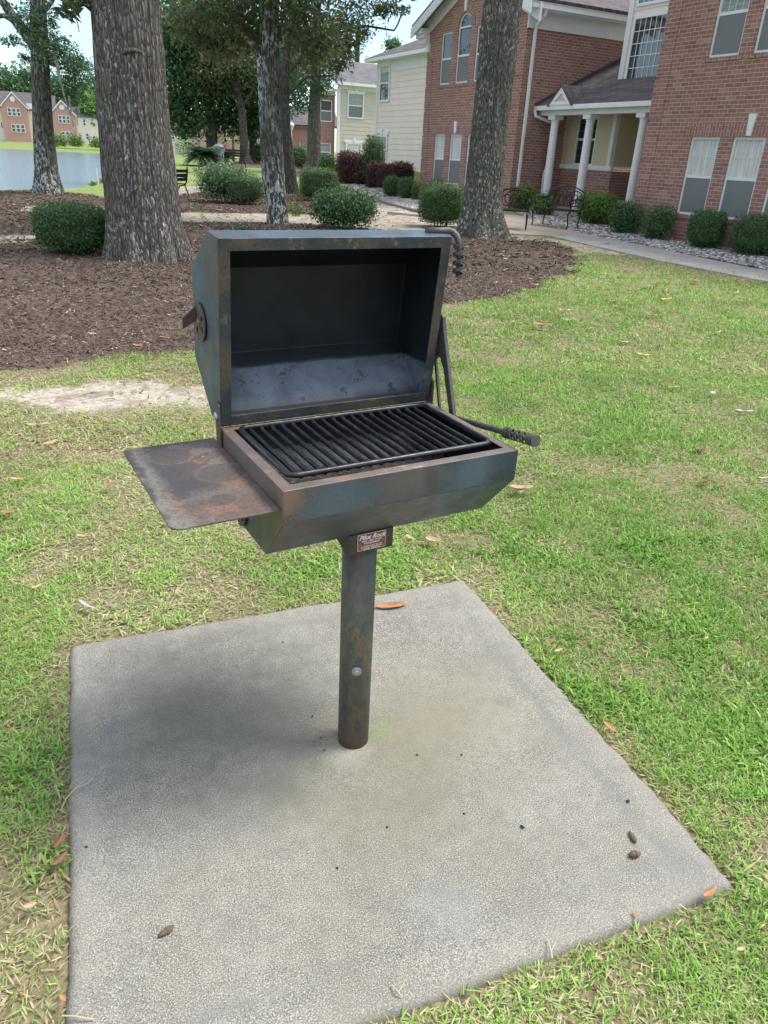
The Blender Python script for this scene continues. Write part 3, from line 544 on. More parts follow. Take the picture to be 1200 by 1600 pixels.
    for (cx_, cy_, a0, rr_) in ((x1, y1, 0, 0), (x0+R2*.6, y1-R2*.6, 90, R2*.6), (x0+R2, y0+R2, 180, R2), (x1-.004, y0+.004, 270, .004)):
        if rr_ == 0: pl.append((cx_, cy_))
        else: pl += [(cx_+rr_*cos(radians(a0+i*15)), cy_+rr_*sin(radians(a0+i*15))) for i in range(7)]
    ZS = GZ-.043; m.prism(pl, lambda p, q, t: (p, q, t), ZS-.0045, ZS); t = MT('shelf_top', .6, .1)
    m.build('side_shelf', shelf_mat(), g, bevel=.0012)
    for yb_ in (.08, .33): m = MB(); m.box(GX0-.05, GX0-.003, GY0+yb_, GY0+yb_+.01, ZS-.035, ZS-.005); m.build('shelf_bracket', M_BROWN, g)
    # grate
    gt = empty('cooking_grate', (0, 0, 0)); gt.parent = g
    fx0, fx1, fy0, fy1, fz = GX0+.034, GX0+.548, GY0+.052, GY0+.366, GZ+.006; rc = .022; loop = []
    for (cx_, cy_, a0) in ((fx1-rc, fy1-rc, 0), (fx0+rc, fy1-rc, 90), (fx0+rc, fy0+rc, 180), (fx1-rc, fy0+rc, 270)): loop += [(cx_+rc*cos(radians(a0+i*15)), cy_+rc*sin(radians(a0+i*15)), fz) for i in range(7)]
    m = MB(); m.tube(loop+[loop[0], loop[1]], .0066, 10, cap=False); fr = m.build('grate_frame', M_GRATE, gt, smooth=True)
    nb = 18
    for i in range(nb):
        x = fx0+.027+(fx1-fx0-.054)*i/(nb-1); w = .0012*sin(i*7.3)
        pth = [(x+w, fy1+.0, fz-.004), (x, fy1-.008, fz-.0065), (x, fy1-.02, fz-.009), (x, (fy0+fy1)/2, fz-.0095+w), (x, fy0+.022, fz-.009), (x, fy0+.009, fz-.0065), (x+w, fy0+.001, fz-.004)]
        m = MB(); m.tube(pth, .0058, 8); b = m.build('grate_bar', M_GRATE, gt, smooth=True)
    # lever arm on the right and its coil-grip handle
    xa = GX1+.012; vz = lambda v, z: (GY0+v, GZ+z)
    m = MB(); pr = [vz(*q) for q in ((.268, -.06), (.296, -.06), (.312, .0), (.336, .058), (.352, .10), (.372, .126), (.386, .130), (.402, .112), (.408, .18), (.404, .222), (.396, .236), (.385, .241), (.375, .234), (.366, .20))]
    m.prism(pr, lambda p, q, t: (t, p, q), xa, xa+.011); arm = m.build('lever_arm', M_ARM, g, bevel=.002)
    m = MB(); m.prism([vz(*q) for q in ((.343, -.05), (.351, -.05), (.403, .118), (.396, .13))], lambda p, q, t: (t, p, q), xa, xa+.007); m.build('lever_strip', M_ARM, arm, bevel=.001)
    a = Vector((xa+.006, GY0+.285, GZ-.014)); b = Vector((xa+.012, GY0-.03, GZ+.030)); k = .62; c = a.lerp(b, k)
    m = MB(); m.tube([a-Vector((0, -.02, .012)), a, a.lerp(b, .1), c, a.lerp(b, .68), b.lerp(a, .02)], [.0078, .0078, .0078, .0078, .0056, .0056], 12); h = m.build('lever_handle', M_ARM, arm, smooth=False); h.data.polygons.foreach_set('use_smooth', [len(p.vertices) == 4 for p in h.data.polygons])
    coil(a.lerp(b, .68), a.lerp(b, .96), .0108, 4.2, 'coil_grip', h)
    m = MB(); d_ = (b-a).normalized(); m.tube([a.lerp(b, .655), a.lerp(b, .69)], .0142, 14); m.build('grip_collar', M_ARM, h); m = MB(); m.tube([a.lerp(b, .955), a.lerp(b, 1.0)], .0142, 14); m.build('grip_end_ring', M_ARM, h)
def shelf_mat():
    t = MT('shelf_paint', .6, .1); n1 = t.noise(9, 7, .65, dist=.3)
    dark, grey, brown, rust = (.055, .052, .054), (.16, .15, .13), (.14, .095, .08), (.22, .115, .075)
    sep = t.n.new('ShaderNodeSeparateXYZ'); t.L(t.obj, sep.inputs[0]); gx_ = t.math('ADD', sep.outputs['X'], t.math('MULTIPLY', t.math('SUBTRACT', t.noise(8, 6, .6), .5), .2))
    c = t.mix(t.ramp(gx_, [(0, 0), (1, 1)]), dark, dark)
    mrn = t.n.new('ShaderNodeMapRange'); t.L(gx_, mrn.inputs[0]); mrn.inputs[1].default_value = GX0-.14; mrn.inputs[2].default_value = GX0-.02; c = t.mix(mrn.outputs[0], dark, brown)
    gy_ = t.math('ADD', sep.outputs['Y'], t.math('MULTIPLY', t.math('SUBTRACT', t.noise(10, 6, .6, vec=t.map(loc=(3, 3, 3))), .5), .14))
    mr2 = t.n.new('ShaderNodeMapRange'); t.L(gy_, mr2.inputs[0]); mr2.inputs[1].default_value = GY0+.12; mr2.inputs[2].default_value = GY0+.05; c = t.mix(mr2.outputs[0], c, (.13, .088, .076))
    c = t.mix(t.ramp(n1, [(.53, 0), (.57, .75)]), c, grey); c = t.mix(t.ramp(t.noise(8, 7, .65, vec=t.map(loc=(1, 8, 2))), [(.54, 0), (.60, .8)]), c, rust)
    def ringstain(px, py, r0):
        nonlocal c
        d = t.n.new('ShaderNodeVectorMath'); d.operation = 'DISTANCE'; t.L(t.map(scale=(1, 1, 0)), d.inputs[0]); d.inputs[1].default_value = (px, py, 0); q = t.math('ADD', d.outputs['Value'], t.math('MULTIPLY', t.math('SUBTRACT', t.noise(20, 4), .5), .02))
        c = t.mix(t.ramp(q, [(r0*.85, .85), (r0, 0)]), c, (.085, .07, .065)); c = t.mix(t.ramp(q, [(r0*.9, 0), (r0, .25), (r0*1.2, 0)]), c, (.2, .17, .14))
    ex_ = t.math('ADD', sep.outputs['X'], t.math('MULTIPLY', t.math('SUBTRACT', t.noise(18, 6, .7), .5), .07)); c = t.mix(t.ramp(t.math('SUBTRACT', ex_, GX0-.222), [(.006, 0), (.018, .75), (.05, 0)]), c, (.20, .19, .165))
    c = t.mix(t.ramp(t.math('SUBTRACT', t.math('ADD', sep.outputs['Y'], t.math('MULTIPLY', t.math('SUBTRACT', t.noise(9, 6, .7, vec=t.map(loc=(0, 5, 2))), .5), .16)), GY0), [(.09, 0), (.13, .55), (.17, .0)]), c, (.17, .155, .14))
    ringstain(GX0-.095, GY0+.10, .030); ringstain(GX0-.05, GY0+.235, .055); ringstain(GX0-.13, GY0+.375, .05)
    c = t.mix(t.ramp(t.noise(210, 4, .6), [(.4, .5), (.55, 0)]), c, (.03, .028, .028)); c = t.mix(t.ramp(t.noise(60, 2, .5, vec=t.map(loc=(4, 0, 0))), [(.76, 0), (.78, .9)]), c, (.6, .6, .58))
    t.color(c); t.bump(n1, .15, .001); return t.m
grill()

# ------------------------------------------------------------------ building materials
def brick_mat(name='brick', c1=(.325, .16, .13), c2=(.24, .113, .092), c3=(.41, .245, .205), mortar=(.52, .46, .42), sc=1.0, vert=False):
    t = MT(name, .88, 0, .2); sep = t.n.new('ShaderNodeSeparateXYZ'); t.L(t.obj, sep.inputs[0]); cmb = t.n.new('ShaderNodeCombineXYZ')
    t.L(t.math('ADD', sep.outputs['X'], sep.outputs['Y']), cmb.inputs[0]); t.L(sep.outputs['Z'], cmb.inputs[1]); v = cmb.outputs[0]
    if vert: v = t.map(vec=v, rot=(0, 0, pi/2))
    b = t.n.new('ShaderNodeTexBrick'); t.L(v, b.inputs['Vector']); b.inputs['Scale'].default_value = 1; b.inputs['Brick Width'].default_value = .215*sc; b.inputs['Row Height'].default_value = .076*sc
    b.inputs['Mortar Size'].default_value = .0055*sc; b.inputs['Mortar Smooth'].default_value = .3; b.inputs['Color1'].default_value = (0, 0, 0, 1); b.inputs['Color2'].default_value = (1, 1, 1, 1); b.inputs['Mortar'].default_value = (.5, .5, .5, 1); b.inputs['Bias'].default_value = 0
    per = t.ramp(b.outputs['Color'], [(.0, c2), (.3, c1), (.75, c1), (1, c3)]); n = t.noise(5, 5, .6); per = t.mix(t.ramp(n, [(.35, .35), (.65, 0)]), per, tuple(x*.6 for x in c1)); per = t.mix(t.ramp(t.noise(40, 4, .6), [(.45, 0), (.7, .35)]), per, c3)
    t.color(t.mix(b.outputs['Fac'], per, mortar)); t.bump(t.math('SUBTRACT', 1., b.outputs['Fac']), .6, .006); return t.m
M_BRICK = brick_mat(); M_SOLD = brick_mat('soldier_brick', (.33, .16, .135), (.25, .115, .095), (.40, .23, .2), (.5, .44, .4), vert=True)
M_BRICKF = brick_mat('far_brick', (.52, .28, .24), (.46, .24, .20), (.56, .32, .27), (.54, .36, .31))
M_TRIM = plain('white_trim', (.74, .75, .76), .5, 0, .05, 3)
M_CREAM = plain('cream_siding', (.78, .68, .61), .55, 0, .05, 1.5); M_CREAM2 = plain('porch_siding', (.56, .49, .34), .6, 0, .05, 2); M_CREAM3 = plain('pale_siding', (.56, .495, .43), .6, 0, .05, 2)
def roof_mat(name='shingles', a=(.085, .075, .085), b=(.16, .14, .145)):
    t = MT(name, .9, 0, .2); br = t.n.new('ShaderNodeTexBrick'); t.L(t.obj, br.inputs['Vector']); br.inputs['Scale'].default_value = 1; br.inputs['Brick Width'].default_value = .3; br.inputs['Row Height'].default_value = .13
    br.inputs['Mortar Size'].default_value = .008; br.inputs['Color1'].default_value = (*a, 1); br.inputs['Color2'].default_value = (*b, 1); br.inputs['Mortar'].default_value = (a[0]*.5, a[1]*.5, a[2]*.5, 1)
    t.color(t.mix(t.ramp(t.noise(30, 5, .6), [(.4, 0), (.7, .4)]), br.outputs['Color'], b)); t.bump(br.outputs['Fac'], .4, -.01); return t.m
M_ROOF = roof_mat(); M_ROOFG = roof_mat('grey_shingles', (.11, .105, .115), (.19, .18, .19))
def glass_mat(name, tint, tr=.55):
    t = MT(name, .04, 0, .5); t.b.inputs['IOR'].default_value = 2.1; t.color(tint); tb = t.n.new('ShaderNodeBsdfTransparent'); ms = t.n.new('ShaderNodeMixShader'); ms.inputs[0].default_value = tr
    t.L(t.b.outputs[0], ms.inputs[1]); t.L(tb.outputs[0], ms.inputs[2]); t.L(ms.outputs[0], t.out.inputs['Surface']); return t.m
M_GLASS = glass_mat('window_glass', (.02, .028, .032), .84); M_GLASSD = glass_mat('dark_glass', (.02, .025, .03), .25)
M_SCREEN = plain('insect_screen', (.13, .15, .15), .7, 0, .1, 30)
M_ROOM = plain('dark_room', (.03, .03, .032), .9)
def curtain_mat(name, a=(.62, .62, .6), b=(.38, .4, .4), horiz=False):
    t = MT(name, .8); v = t.map(scale=(1, 1, 18) if horiz else (14, 14, .8)); t.color(t.ramp(t.noise(2.2, 4, .6, vec=v, dist=.6), [(.38, b), (.6, a)])); return t.m
M_CURT = curtain_mat('curtain', (.92, .92, .9), (.62, .64, .64)); M_BLIND = curtain_mat('slatted_blind', (.5, .53, .53), (.26, .29, .3), True)
def wall(name, x0, x1, z0, z1, y, mat, par, holes=(), depth_=.1, top=None, extra=()):
    """wall in the plane y facing -y; holes = (xa, xb, za, zb, arch)"""
    xs = {x0, x1}
    for (a, b, c, d, ar) in holes:
        xs |= {a, b}
        if ar: xs |= {a+(b-a)*(1-cos(pi*i/12))/2 for i in range(1, 12)}
    for e in extra: xs.add(e)
    xs = sorted(x for x in xs if x0-1e-6 <= x <= x1+1e-6); tp = top or (lambda x: z1); m = MB()
    def zt(h, x): a, b, c, d, ar = h; r = (b-a)/2; return d+(sqrt(max(0, r*r-(x-(a+b)/2)**2)) if ar else 0)
    for a, b in zip(xs, xs[1:]):
        mid = (a+b)/2; hs = sorted([h for h in holes if h[0] < mid < h[1]], key=lambda h: h[2]); lo = (z0, z0)
        for h in hs:
            m.quad((a, y, lo[0]), (b, y, lo[1]), (b, y, h[2]), (a, y, h[2])); lo = (zt(h, a), zt(h, b))
            m.quad((a, y, h[2]), (b, y, h[2]), (b, y+depth_, h[2]), (a, y+depth_, h[2])); m.quad((a, y, lo[0]), (b, y, lo[1]), (b, y+depth_, lo[1]), (a, y+depth_, lo[0]))
        m.quad((a, y, lo[0]), (b, y, lo[1]), (b, y, tp(b)), (a, y, tp(a)))
    for h in holes:
        for x in h[:2]: m.quad((x, y, h[2]), (x, y+depth_, h[2]), (x, y+depth_, h[3]), (x, y, h[3]))
    me_o = m.build(name, mat, par); return me_o
def window(par, x0, x1, z0, z1, y, grid=(3, 2), lower='screen', upper='curtain', arch=False, proud=False, fw=.045, label=None):
    """double-hung window; y is the outer face of its frame"""
    zm = (z0+z1)/2; m = MB(); d = .05
    ya, yb = y, y+d
    m.box(x0, x0+fw, ya, yb, z0, z1); m.box(x1-fw, x1, ya, yb, z0, z1); m.box(x0+fw, x1-fw, ya, yb, z0, z0+fw)
    r = (x1-x0)/2; cx = (x0+x1)/2
    if not arch: m.box(x0+fw, x1-fw, ya, yb, z1-fw, z1)
    else:
        m.box(x0+fw, x1-fw, ya, yb, z1-fw/2, z1+fw/2)
        for i in range(16):
            a, b = pi*i/16, pi*(i+1)/16; P_ = [(cx+q*cos(t_), z1+q*sin(t_)) for t_ in (a, b) for q in (r-fw, r)]
            m.hexa([(P_[0][0], ya, P_[0][1]), (P_[1][0], ya, P_[1][1]), (P_[3][0], ya, P_[3][1]), (P_[2][0], ya, P_[2][1]), (P_[0][0], yb, P_[0][1]), (P_[1][0], yb, P_[1][1]), (P_[3][0], yb, P_[3][1]), (P_[2][0], yb, P_[2][1])])
    m.box(x0+fw, x1-fw, ya+.004, yb-.006, zm-.028, zm+.028)
    w = m.build('window', M_TRIM, par)
    if label: w['label'] = label
    gl = MB(); gl.quad((x0+fw, y+.028, zm+.028), (x1-fw, y+.028, zm+.028), (x1-fw, y+.028, z1-fw), (x0+fw, y+.028, z1-fw)); gl.build('upper_pane', M_GLASS if upper != 'dark' else M_GLASSD, w)
    gl = MB(); gl.quad((x0+fw, y+.038, z0+fw), (x1-fw, y+.038, z0+fw), (x1-fw, y+.038, zm-.028), (x0+fw, y+.038, zm-.028)); gl.build('lower_pane', M_GLASSD, w)
    if arch:
        gl = MB(); gl.add([(cx+(r-fw)*cos(pi*i/16), y+.028, z1+fw/2+(r-fw-fw/2)*sin(pi*i/16)) for i in range(17)], [tuple(range(17))]); gl.build('arch_pane', M_GLASSD, w)
    if grid:
        g = MB(); nx_, nz_ = grid; t_ = .009
        for (a, b) in ((z0+fw, zm-.028), (zm+.028, z1-fw)):
            for i in range(1, nx_): q = x0+fw+(x1-x0-2*fw)*i/nx_; g.box(q-t_, q+t_, y+.042, y+.050, a, b)
            for i in range(1, nz_): q = a+(b-a)*i/nz_; g.box(x0+fw, x1-fw, y+.0425, y+.0495, q-t_, q+t_)
        g.build('window_grille', M_TRIM, w)
    if lower == 'screen': g = MB(); g.quad((x0+fw, y+.012, z0+fw), (x1-fw, y+.012, z0+fw), (x1-fw, y+.012, zm-.028), (x0+fw, y+.012, zm-.028)); g.build('insect_screen', M_SCRT, w)
    yy_ = y+.040 if upper == 'curtain' and not grid else y+.0515
    if upper in ('curtain', 'blind'):
        g = MB(); zz0 = z0+fw if upper == 'blind' else zm-.25; g.quad((x0+fw, yy_, zz0), (x1-fw, yy_, zz0), (x1-fw, yy_, z1-fw+.02), (x0+fw, yy_, z1-fw+.02)); g.build('curtain' if upper == 'curtain' else 'slatted_blind', M_CURT if upper == 'curtain' else M_BLIND, w)
    g = MB(); zt_ = z1+(r if arch else 0); g.quad((x0, y+.1, z0), (x1, y+.1, z0), (x1, y+.1, zt_), (x0, y+.1, zt_)); g.build('window_backing', M_ROOM, w)
    return w
M_SCRT = glass_mat('screen_mesh', (.20, .22, .22), .3); M_SCRT.node_tree.nodes['Principled BSDF'].inputs['Roughness'].default_value = .8
def siding(name, x0, x1, z0, z1, y, mat, par, pitch=.2, axis='x', top=None, holes=()):
    m = MB(); n = int(math.ceil((z1-z0)/pitch))
    for i in range(n):
        a, b = z0+i*pitch, min(z1, z0+(i+1)*pitch); segs = [(x0, x1)]
        for (ha, hb, hc, hd, _) in holes:
            if a < hd-.01 and b > hc+.01: segs = [s2 for s_ in segs for s2 in ((s_[0], min(s_[1], ha)), (max(s_[0], hb), s_[1])) if s2[1]-s2[0] > .01] if any(s_[0] < hb and s_[1] > ha for s_ in segs) else segs
        for (p, q) in segs:
            def T(x, yy, z): return (x, yy, z) if axis == 'x' else (yy, x, z)
            sg = 1 if axis == 'x' else -1
            m.quad(T(p, y-sg*.018, a), T(q, y-sg*.018, a), T(q, y-sg*.002, b), T(p, y-sg*.002, b)); m.quad(T(p, y-sg*.018, a), T(q, y-sg*.018, a), T(q, y, a), T(p, y, a))
    return m.build(name, mat, par)
def slab(m, P, th):                               # P: 4 corners (ccw), thickened downwards
    P = [Vector(p) for p in P]; n = (P[1]-P[0]).cross(P[3]-P[0]).normalized(); 
    if n.z < 0: n = -n
    m.hexa([p-n*th for p in P]+P)
def roof_xf(o): return o

# ------------------------------------------------------------------ the brick apartment block (x to the right along its front, y into it)
B0 = Vector((7.3432, 15.6772, 0)); BR = radians(-62)
def apartment():
    b = empty('apartment_building', B0, BR, 'red brick two-storey building with a columned porch, a gable wing and cream siding', 'building')
    part = lambda m, n, mt, **k: m.build(n, mt, b, **k)
    # right block
    hl = [(-2.42, -1.66, .62, 2.15, 0), (-1.33, -.55, .62, 2.15, 0), (-.27, .51, .62, 2.15, 0), (-2.42, -1.66, 3.6, 5.1, 0), (-1.33, -.55, 3.6, 5.1, 0), (-.27, .51, 3.6, 5.1, 0)]
    wall('front_wall', -3.75, 4.5, -.3, 5.9, 0, M_BRICK, b, hl)
    m = MB(); m.quad((-3.75, 0, -.3), (-3.75, 7, -.3), (-3.75, 7, 5.9), (-3.75, 0, 5.9)); part(m, 'side_wall', M_BRICK); m = MB(); m.quad((4.5, 0, -.3), (4.5, 7, -.3), (4.5, 7, 5.9), (4.5, 0, 5.9)); part(m, 'side_wall', M_BRICK)
    for i, h in enumerate(hl): window(b, h[0], h[1], h[2], h[3], .035, (4, 2) if i < 3 else (4, 2), 'screen', 'curtain' if i < 3 else 'blind')
    m = MB(); m.box(-2.52, .62, -.012, .02, 2.152, 2.42); part(m, 'soldier_course', M_SOLD)
    for h in hl: m = MB(); m.box(h[0]-.1, h[1]+.1, -.025, .05, h[2]-.08, h[2]-.002); part(m, 'window_sill', M_SOLD)
    for xk in (-.955,): m = MB(); m.prism([(xk-.05, 2.17), (xk+.05, 2.17), (xk+.085, 2.56), (xk-.085, 2.56)], lambda p, q, t: (p, t, q), -.05, .01); part(m, 'keystone', M_TRIM, bevel=.006)
    for k in range(7): m = MB(); z = .05+k*.82; m.box(-3.77, -3.38, -.014, .012, z, z+.76); part(m, 'corner_quoin', M_BRICK)
    m = MB(); slab(m, [(-4.05, -.35, 5.75), (4.8, -.35, 5.75), (4.8, 3.6, 7.3), (-4.05, 3.6, 7.3)], .12); slab(m, [(-4.05, 7.3, 5.75), (4.8, 7.3, 5.75), (4.8, 3.6, 7.3), (-4.05, 3.6, 7.3)], .12); part(m, 'roof', M_ROOF)
    m = MB(); m.prism([(0, 5.9), (7, 5.9), (3.5, 7.25)], lambda p, q, t: (t, p, q), -3.75, -3.7); part(m, 'gable_end', M_CREAM)
    # gable wing
    gx0, gx1, gy = -15.5, -9.85, .75; ap = -12.68; gt = lambda x: 5.50+.42*(3.05-abs(x-ap))
    hg = [(-14.66, -13.96, .69, 2.24, 0), (-13.62, -12.87, .69, 2.24, 0), (-12.52, -11.8, .69, 2.24, 0), (-14.62, -13.93, 3.73, 5.23, 0), (-13.6, -12.83, 3.73, 5.28, 1), (-12.49, -11.8, 3.73, 5.23, 0)]
    wall('gable_wall', gx0, gx1, -.2, 5.5, gy, M_BRICK, b, hg, top=gt, extra=(ap,))
    for i, h in enumerate(hg): window(b, h[0], h[1], h[2], h[3], gy+.035, (2, 2) if i < 3 else None, 'screen', 'curtain' if i < 3 else 'dark', arch=bool(h[4]))
    m = MB(); m.box(-14.85, -11.6, gy-.012, gy+.02, 2.245, 2.5); part(m, 'soldier_course', M_SOLD)
    for h in hg: m = MB(); m.box(h[0]-.08, h[1]+.08, gy-.025, gy+.05, h[2]-.08, h[2]-.002); part(m, 'window_sill', M_SOLD)
    m = MB(); cxw = (-13.6-12.83)/2; r0 = .385
    for i in range(14):
        a0, a1 = pi*i/14, pi*(i+1)/14; P_ = [(cxw+q*cos(t_), 5.28+q*sin(t_)) for t_ in (a0, a1) for q in (r0+.012, r0+.22)]
        m.hexa([(P_[j][0], gy-.014, P_[j][1]) for j in (0, 1, 3, 2)]+[(P_[j][0], gy+.01, P_[j][1]) for j in (0, 1, 3, 2)])
    part(m, 'window_arch', M_SOLD)
    for (xk, z0_, z1_) in ((-13.28, 2.26, 2.62), (cxw, 5.70, 6.15)): m = MB(); m.prism([(xk-.05, z0_), (xk+.05, z0_), (xk+.085, z1_), (xk-.085, z1_)], lambda p, q, t: (p, t, q), gy-.05, gy+.01); part(m, 'keystone', M_TRIM, bevel=.006)
    for k in range(7):
        for xa, xb in ((-15.52, -15.14), (-10.3, -9.83)): m = MB(); z = -.02+k*.76; m.box(xa, xb, gy-.016, gy+.012, z, z+.70); part(m, 'corner_quoin', M_BRICK)
    m = MB(); m.quad((-15.5, gy, -.2), (-15.5, 3.5, -.2), (-15.5, 3.5, 5.5), (-15.5, gy, 5.5)); part(m, 'side_wall', M_BRICK); m = MB(); m.quad((gx1, gy, -.2), (gx1, 7.5, -.2), (gx1, 7.5, 5.3), (gx1, gy, 5.3)); part(m, 'side_wall', M_BRICK)
    # roof of the wing, ridge running into the depth, with white rake boards, cornice returns, frieze and gutter
    oh = .38; e = 3.42; zr = 5.56+.42*e; ze = 5.56
    m = MB(); slab(m, [(ap-e, gy-oh, ze), (ap, gy-oh, zr), (ap, 8, zr), (ap-e, 8, ze)], .08); slab(m, [(ap, gy-oh, zr), (ap+e, gy-oh, ze), (ap+e, 8, ze), (ap, 8, zr)], .08); part(m, 'roof', M_ROOF)
    m = MB()
    for sgn in (-1, 1):
        for (yy_, h0, th_) in ((gy-oh-.03, .1, .28), (gy-.06, .12, .42)):
            P_ = [(ap, zr-h0), (ap+sgn*e, ze-h0), (ap+sgn*e, ze-h0-th_), (ap, zr-h0-th_)]; m.hexa([(p, yy_, q) for p, q in P_]+[(p, yy_+.05, q) for p, q in P_])
    part(m, 'rake_board', M_TRIM)
    m = MB(); m.box(-16.05, -15.46, gy-.34, gy+.02, 5.28, 5.44); m.box(-15.98, -15.42, gy-.26, gy+.02, 5.16, 5.28); m.box(-15.9, -15.40, gy-.18, gy+.02, 5.0, 5.16); m.box(-15.52, -15.34, gy-.1, gy+.01, 4.74, 5.0); part(m, 'cornice_return', M_TRIM, bevel=.01)
    m = MB(); m.box(-16.05, -15.52, gy+.02, 3.5, 5.3, 5.44); part(m, 'soffit', M_TRIM); m = MB(); m.box(gx1+.002, gx1+.05, gy-.02, 2.9+2, 4.93, 5.3); m.box(gx1+.002, gx1+.42, gy-.02, 2.9+2, 5.3, 5.36); part(m, 'frieze_board', M_TRIM)
    m = MB(); m.box(gx1+.42, gx1+.54, gy-.3, 5, 5.33, 5.46); m.box(gx1+.40, gx1+.56, gy-.3, 5, 5.46, 5.48); part(m, 'gutter', M_TRIM, bevel=.01); m = MB(); m.box(-16.2, -16.08, gy-.3, 3.5, 5.33, 5.46); part(m, 'gutter', M_TRIM, bevel=.01)
    m = MB(); yd = .98; m.tube([(gx1+.46, yd, 5.34), (gx1+.42, yd, 5.2), (gx1+.12, yd, 4.98), (gx1+.07, yd, 4.85), (gx1+.07, yd, .45), (gx1+.16, yd-.02, .3)], .055, 4); part(m, 'downspout', M_TRIM, bevel=.006)
    # porch
    yp, zb = 1.65, 2.77
    for xc in (-9.2, -7.66, -5.6):
        m = MB(); m.lathe([(.15, .1), (.15, .42), (.135, .45), (.125, .47), (.122, 1.2), (.112, 2.56), (.112, 2.60), (.125, 2.61), (.13, 2.66)], c=(xc, yp, 0), n=28); m.box(xc-.16, xc+.16, yp-.16, yp+.16, 2.66, 2.765)
        m.box(xc-.18, xc+.18, yp-.18, yp+.18, -.1, .1); part(m, 'porch_column', M_TRIM)
    m = MB(); m.box(-9.84, -3.76, yp-.14, yp+.14, zb, zb+.20); m.box(-9.84, -3.76, yp-.24, yp+.14, zb+.20, zb+.225); part(m, 'porch_beam', M_TRIM)
    m = MB(); m.box(-9.84, -3.76, yp-.36, yp-.245, zb+.12, zb+.24); part(m, 'porch_gutter', M_TRIM, bevel=.015)
    m = MB(); m.box(-9.84, -3.76, yp+.14, 5, zb+.12, zb+.14); part(m, 'porch_ceiling', M_TRIM)
    y1, z1 = yp-.34, zb+.235; sl_ = .47; zz = lambda y: z1+(y-y1)*sl_
    m = MB(); slab(m, [(-9.845, y1, z1), (-3.755, y1, z1), (-3.755, 4.6, zz(4.6)), (-9.845, 4.6, zz(4.6))], .07); part(m, 'porch_roof', M_ROOF)
    m = MB(); P_ = [(y1, z1+.0), (4.6, zz(4.6)), (4.6, zz(4.6)+.09), (y1, z1+.09)]; m.hexa([(-9.843, p, q) for p, q in P_]+[(-9.80, p, q) for p, q in P_]); part(m, 'roof_flashing', plain('flashing', (.07, .06, .07), .6))
    # little pediment over the porch
    pa, pb, pk = -9.12, -8.12, 3.47; pm = (pa+pb)/2; yf = y1-.03
    m = MB(); m.prism([(pa+.12, z1+.05), (pb-.12, z1+.05), (pm, pk-.16)], lambda p, q, t: (p, t, q), yf+.02, yf+.06); part(m, 'pediment_panel', M_CREAM2)
    m = MB()
    for P_ in ([(pa, z1+.0), (pa+.15, z1+.0), (pm, pk-.17), (pm, pk)], [(pb, z1), (pb-.15, z1), (pm, pk-.17), (pm, pk)]): m.hexa([(p, yf-.02, q) for p, q in P_]+[(p, yf+.03, q) for p, q in P_])
    m.box(pa+.1, pb-.1, yf-.015, yf+.03, z1, z1+.09); part(m, 'pediment_trim', M_TRIM)
    m = MB(); yk = y1+(pk-z1)/sl_; m.add([(pa-.05, yf-.05, z1-.01), (pm, yf-.05, pk+.04), (pm, yk+.1, pk+.04), (pa-.05, y1+.02, z1+.0)], [(0, 1, 2, 3)]); m.add([(pb+.05, yf-.05, z1-.01), (pm, yf-.05, pk+.04), (pm, yk+.1, pk+.04), (pb+.05, y1+.02, z1+.0)], [(0, 1, 2, 3)]); part(m, 'pediment_roof', M_ROOF, solid=.03)
    m = MB(); m.tube([(-9.78, y1-.02, zb+.14), (-9.74, y1+.0, zb-.02), (-9.70, yp+.1, zb-.12), (-9.66, yp+.35, zb-.2), (-9.66, yp+.35, 1.6), (-9.72, yp+.3, 1.35), (-9.74, yp+.26, 1.2), (-9.74, yp+.26, .3)], .05, 6); part(m, 'porch_downspout', M_TRIM)
    # porch walls
    yw = 2.6; siding('porch_siding', -9.84, -9.22, 1.5, 2.9, yw, M_CREAM2, b, .2); siding('porch_siding', -8.4, -7.7, 1.5, 2.9, yw, M_CREAM2, b, .2)
    window(b, -9.25, -8.38, 1.5, 2.88, yw-.03, (2, 3), 'none', 'dark')
    m = MB(); m.box(-9.84, -7.52, yw-.06, yw+.05, 1.38, 1.5); m.box(-7.74, -7.6, yw-.06, yw+.1, 1.5, 2.9); m.box(-7.52, -3.76, yw+.94, yw+1.05, 1.38, 1.5); part(m, 'porch_trim', M_TRIM)
    m = MB(); m.box(-9.84, -7.52, yw-.02, yw+.05, 0, 1.378); m.box(-7.60, -7.52, yw+.052, yw+1, 0, 1.376); m.box(-7.518, -3.76, yw+.98, yw+1.05, 0, 1.376); part(m, 'porch_brick_wall', M_BRICK)
    siding('porch_return_siding', yw+.06, yw+1, 1.5, 2.9, -7.58, M_CREAM2, b, .2, axis='y')
    siding('porch_inner_siding', -7.6, -3.76, 1.5, 2.9, yw+1, M_CREAM2, b, .2)
    m = MB(); m.box(-9.84, -3.76, yp-.3, 5, -.1, .3); part(m, 'porch_floor', M_PATIO)
    # stair tower with the tall gridded windows over the porch roof
    ys, xl = 2.9, -8.15
    siding('tower_siding', xl, -3.76, 3.3, 7.4, ys, M_CREAM, b, .17); siding('tower_side_siding', ys, 6, 3.6, 7.4, xl, M_CREAM, b, .17, axis='y')
    m = MB(); m.box(xl-.02, xl+.16, ys-.045, ys+.02, 3.45, 7.4); part(m, 'corner_board', M_TRIM)
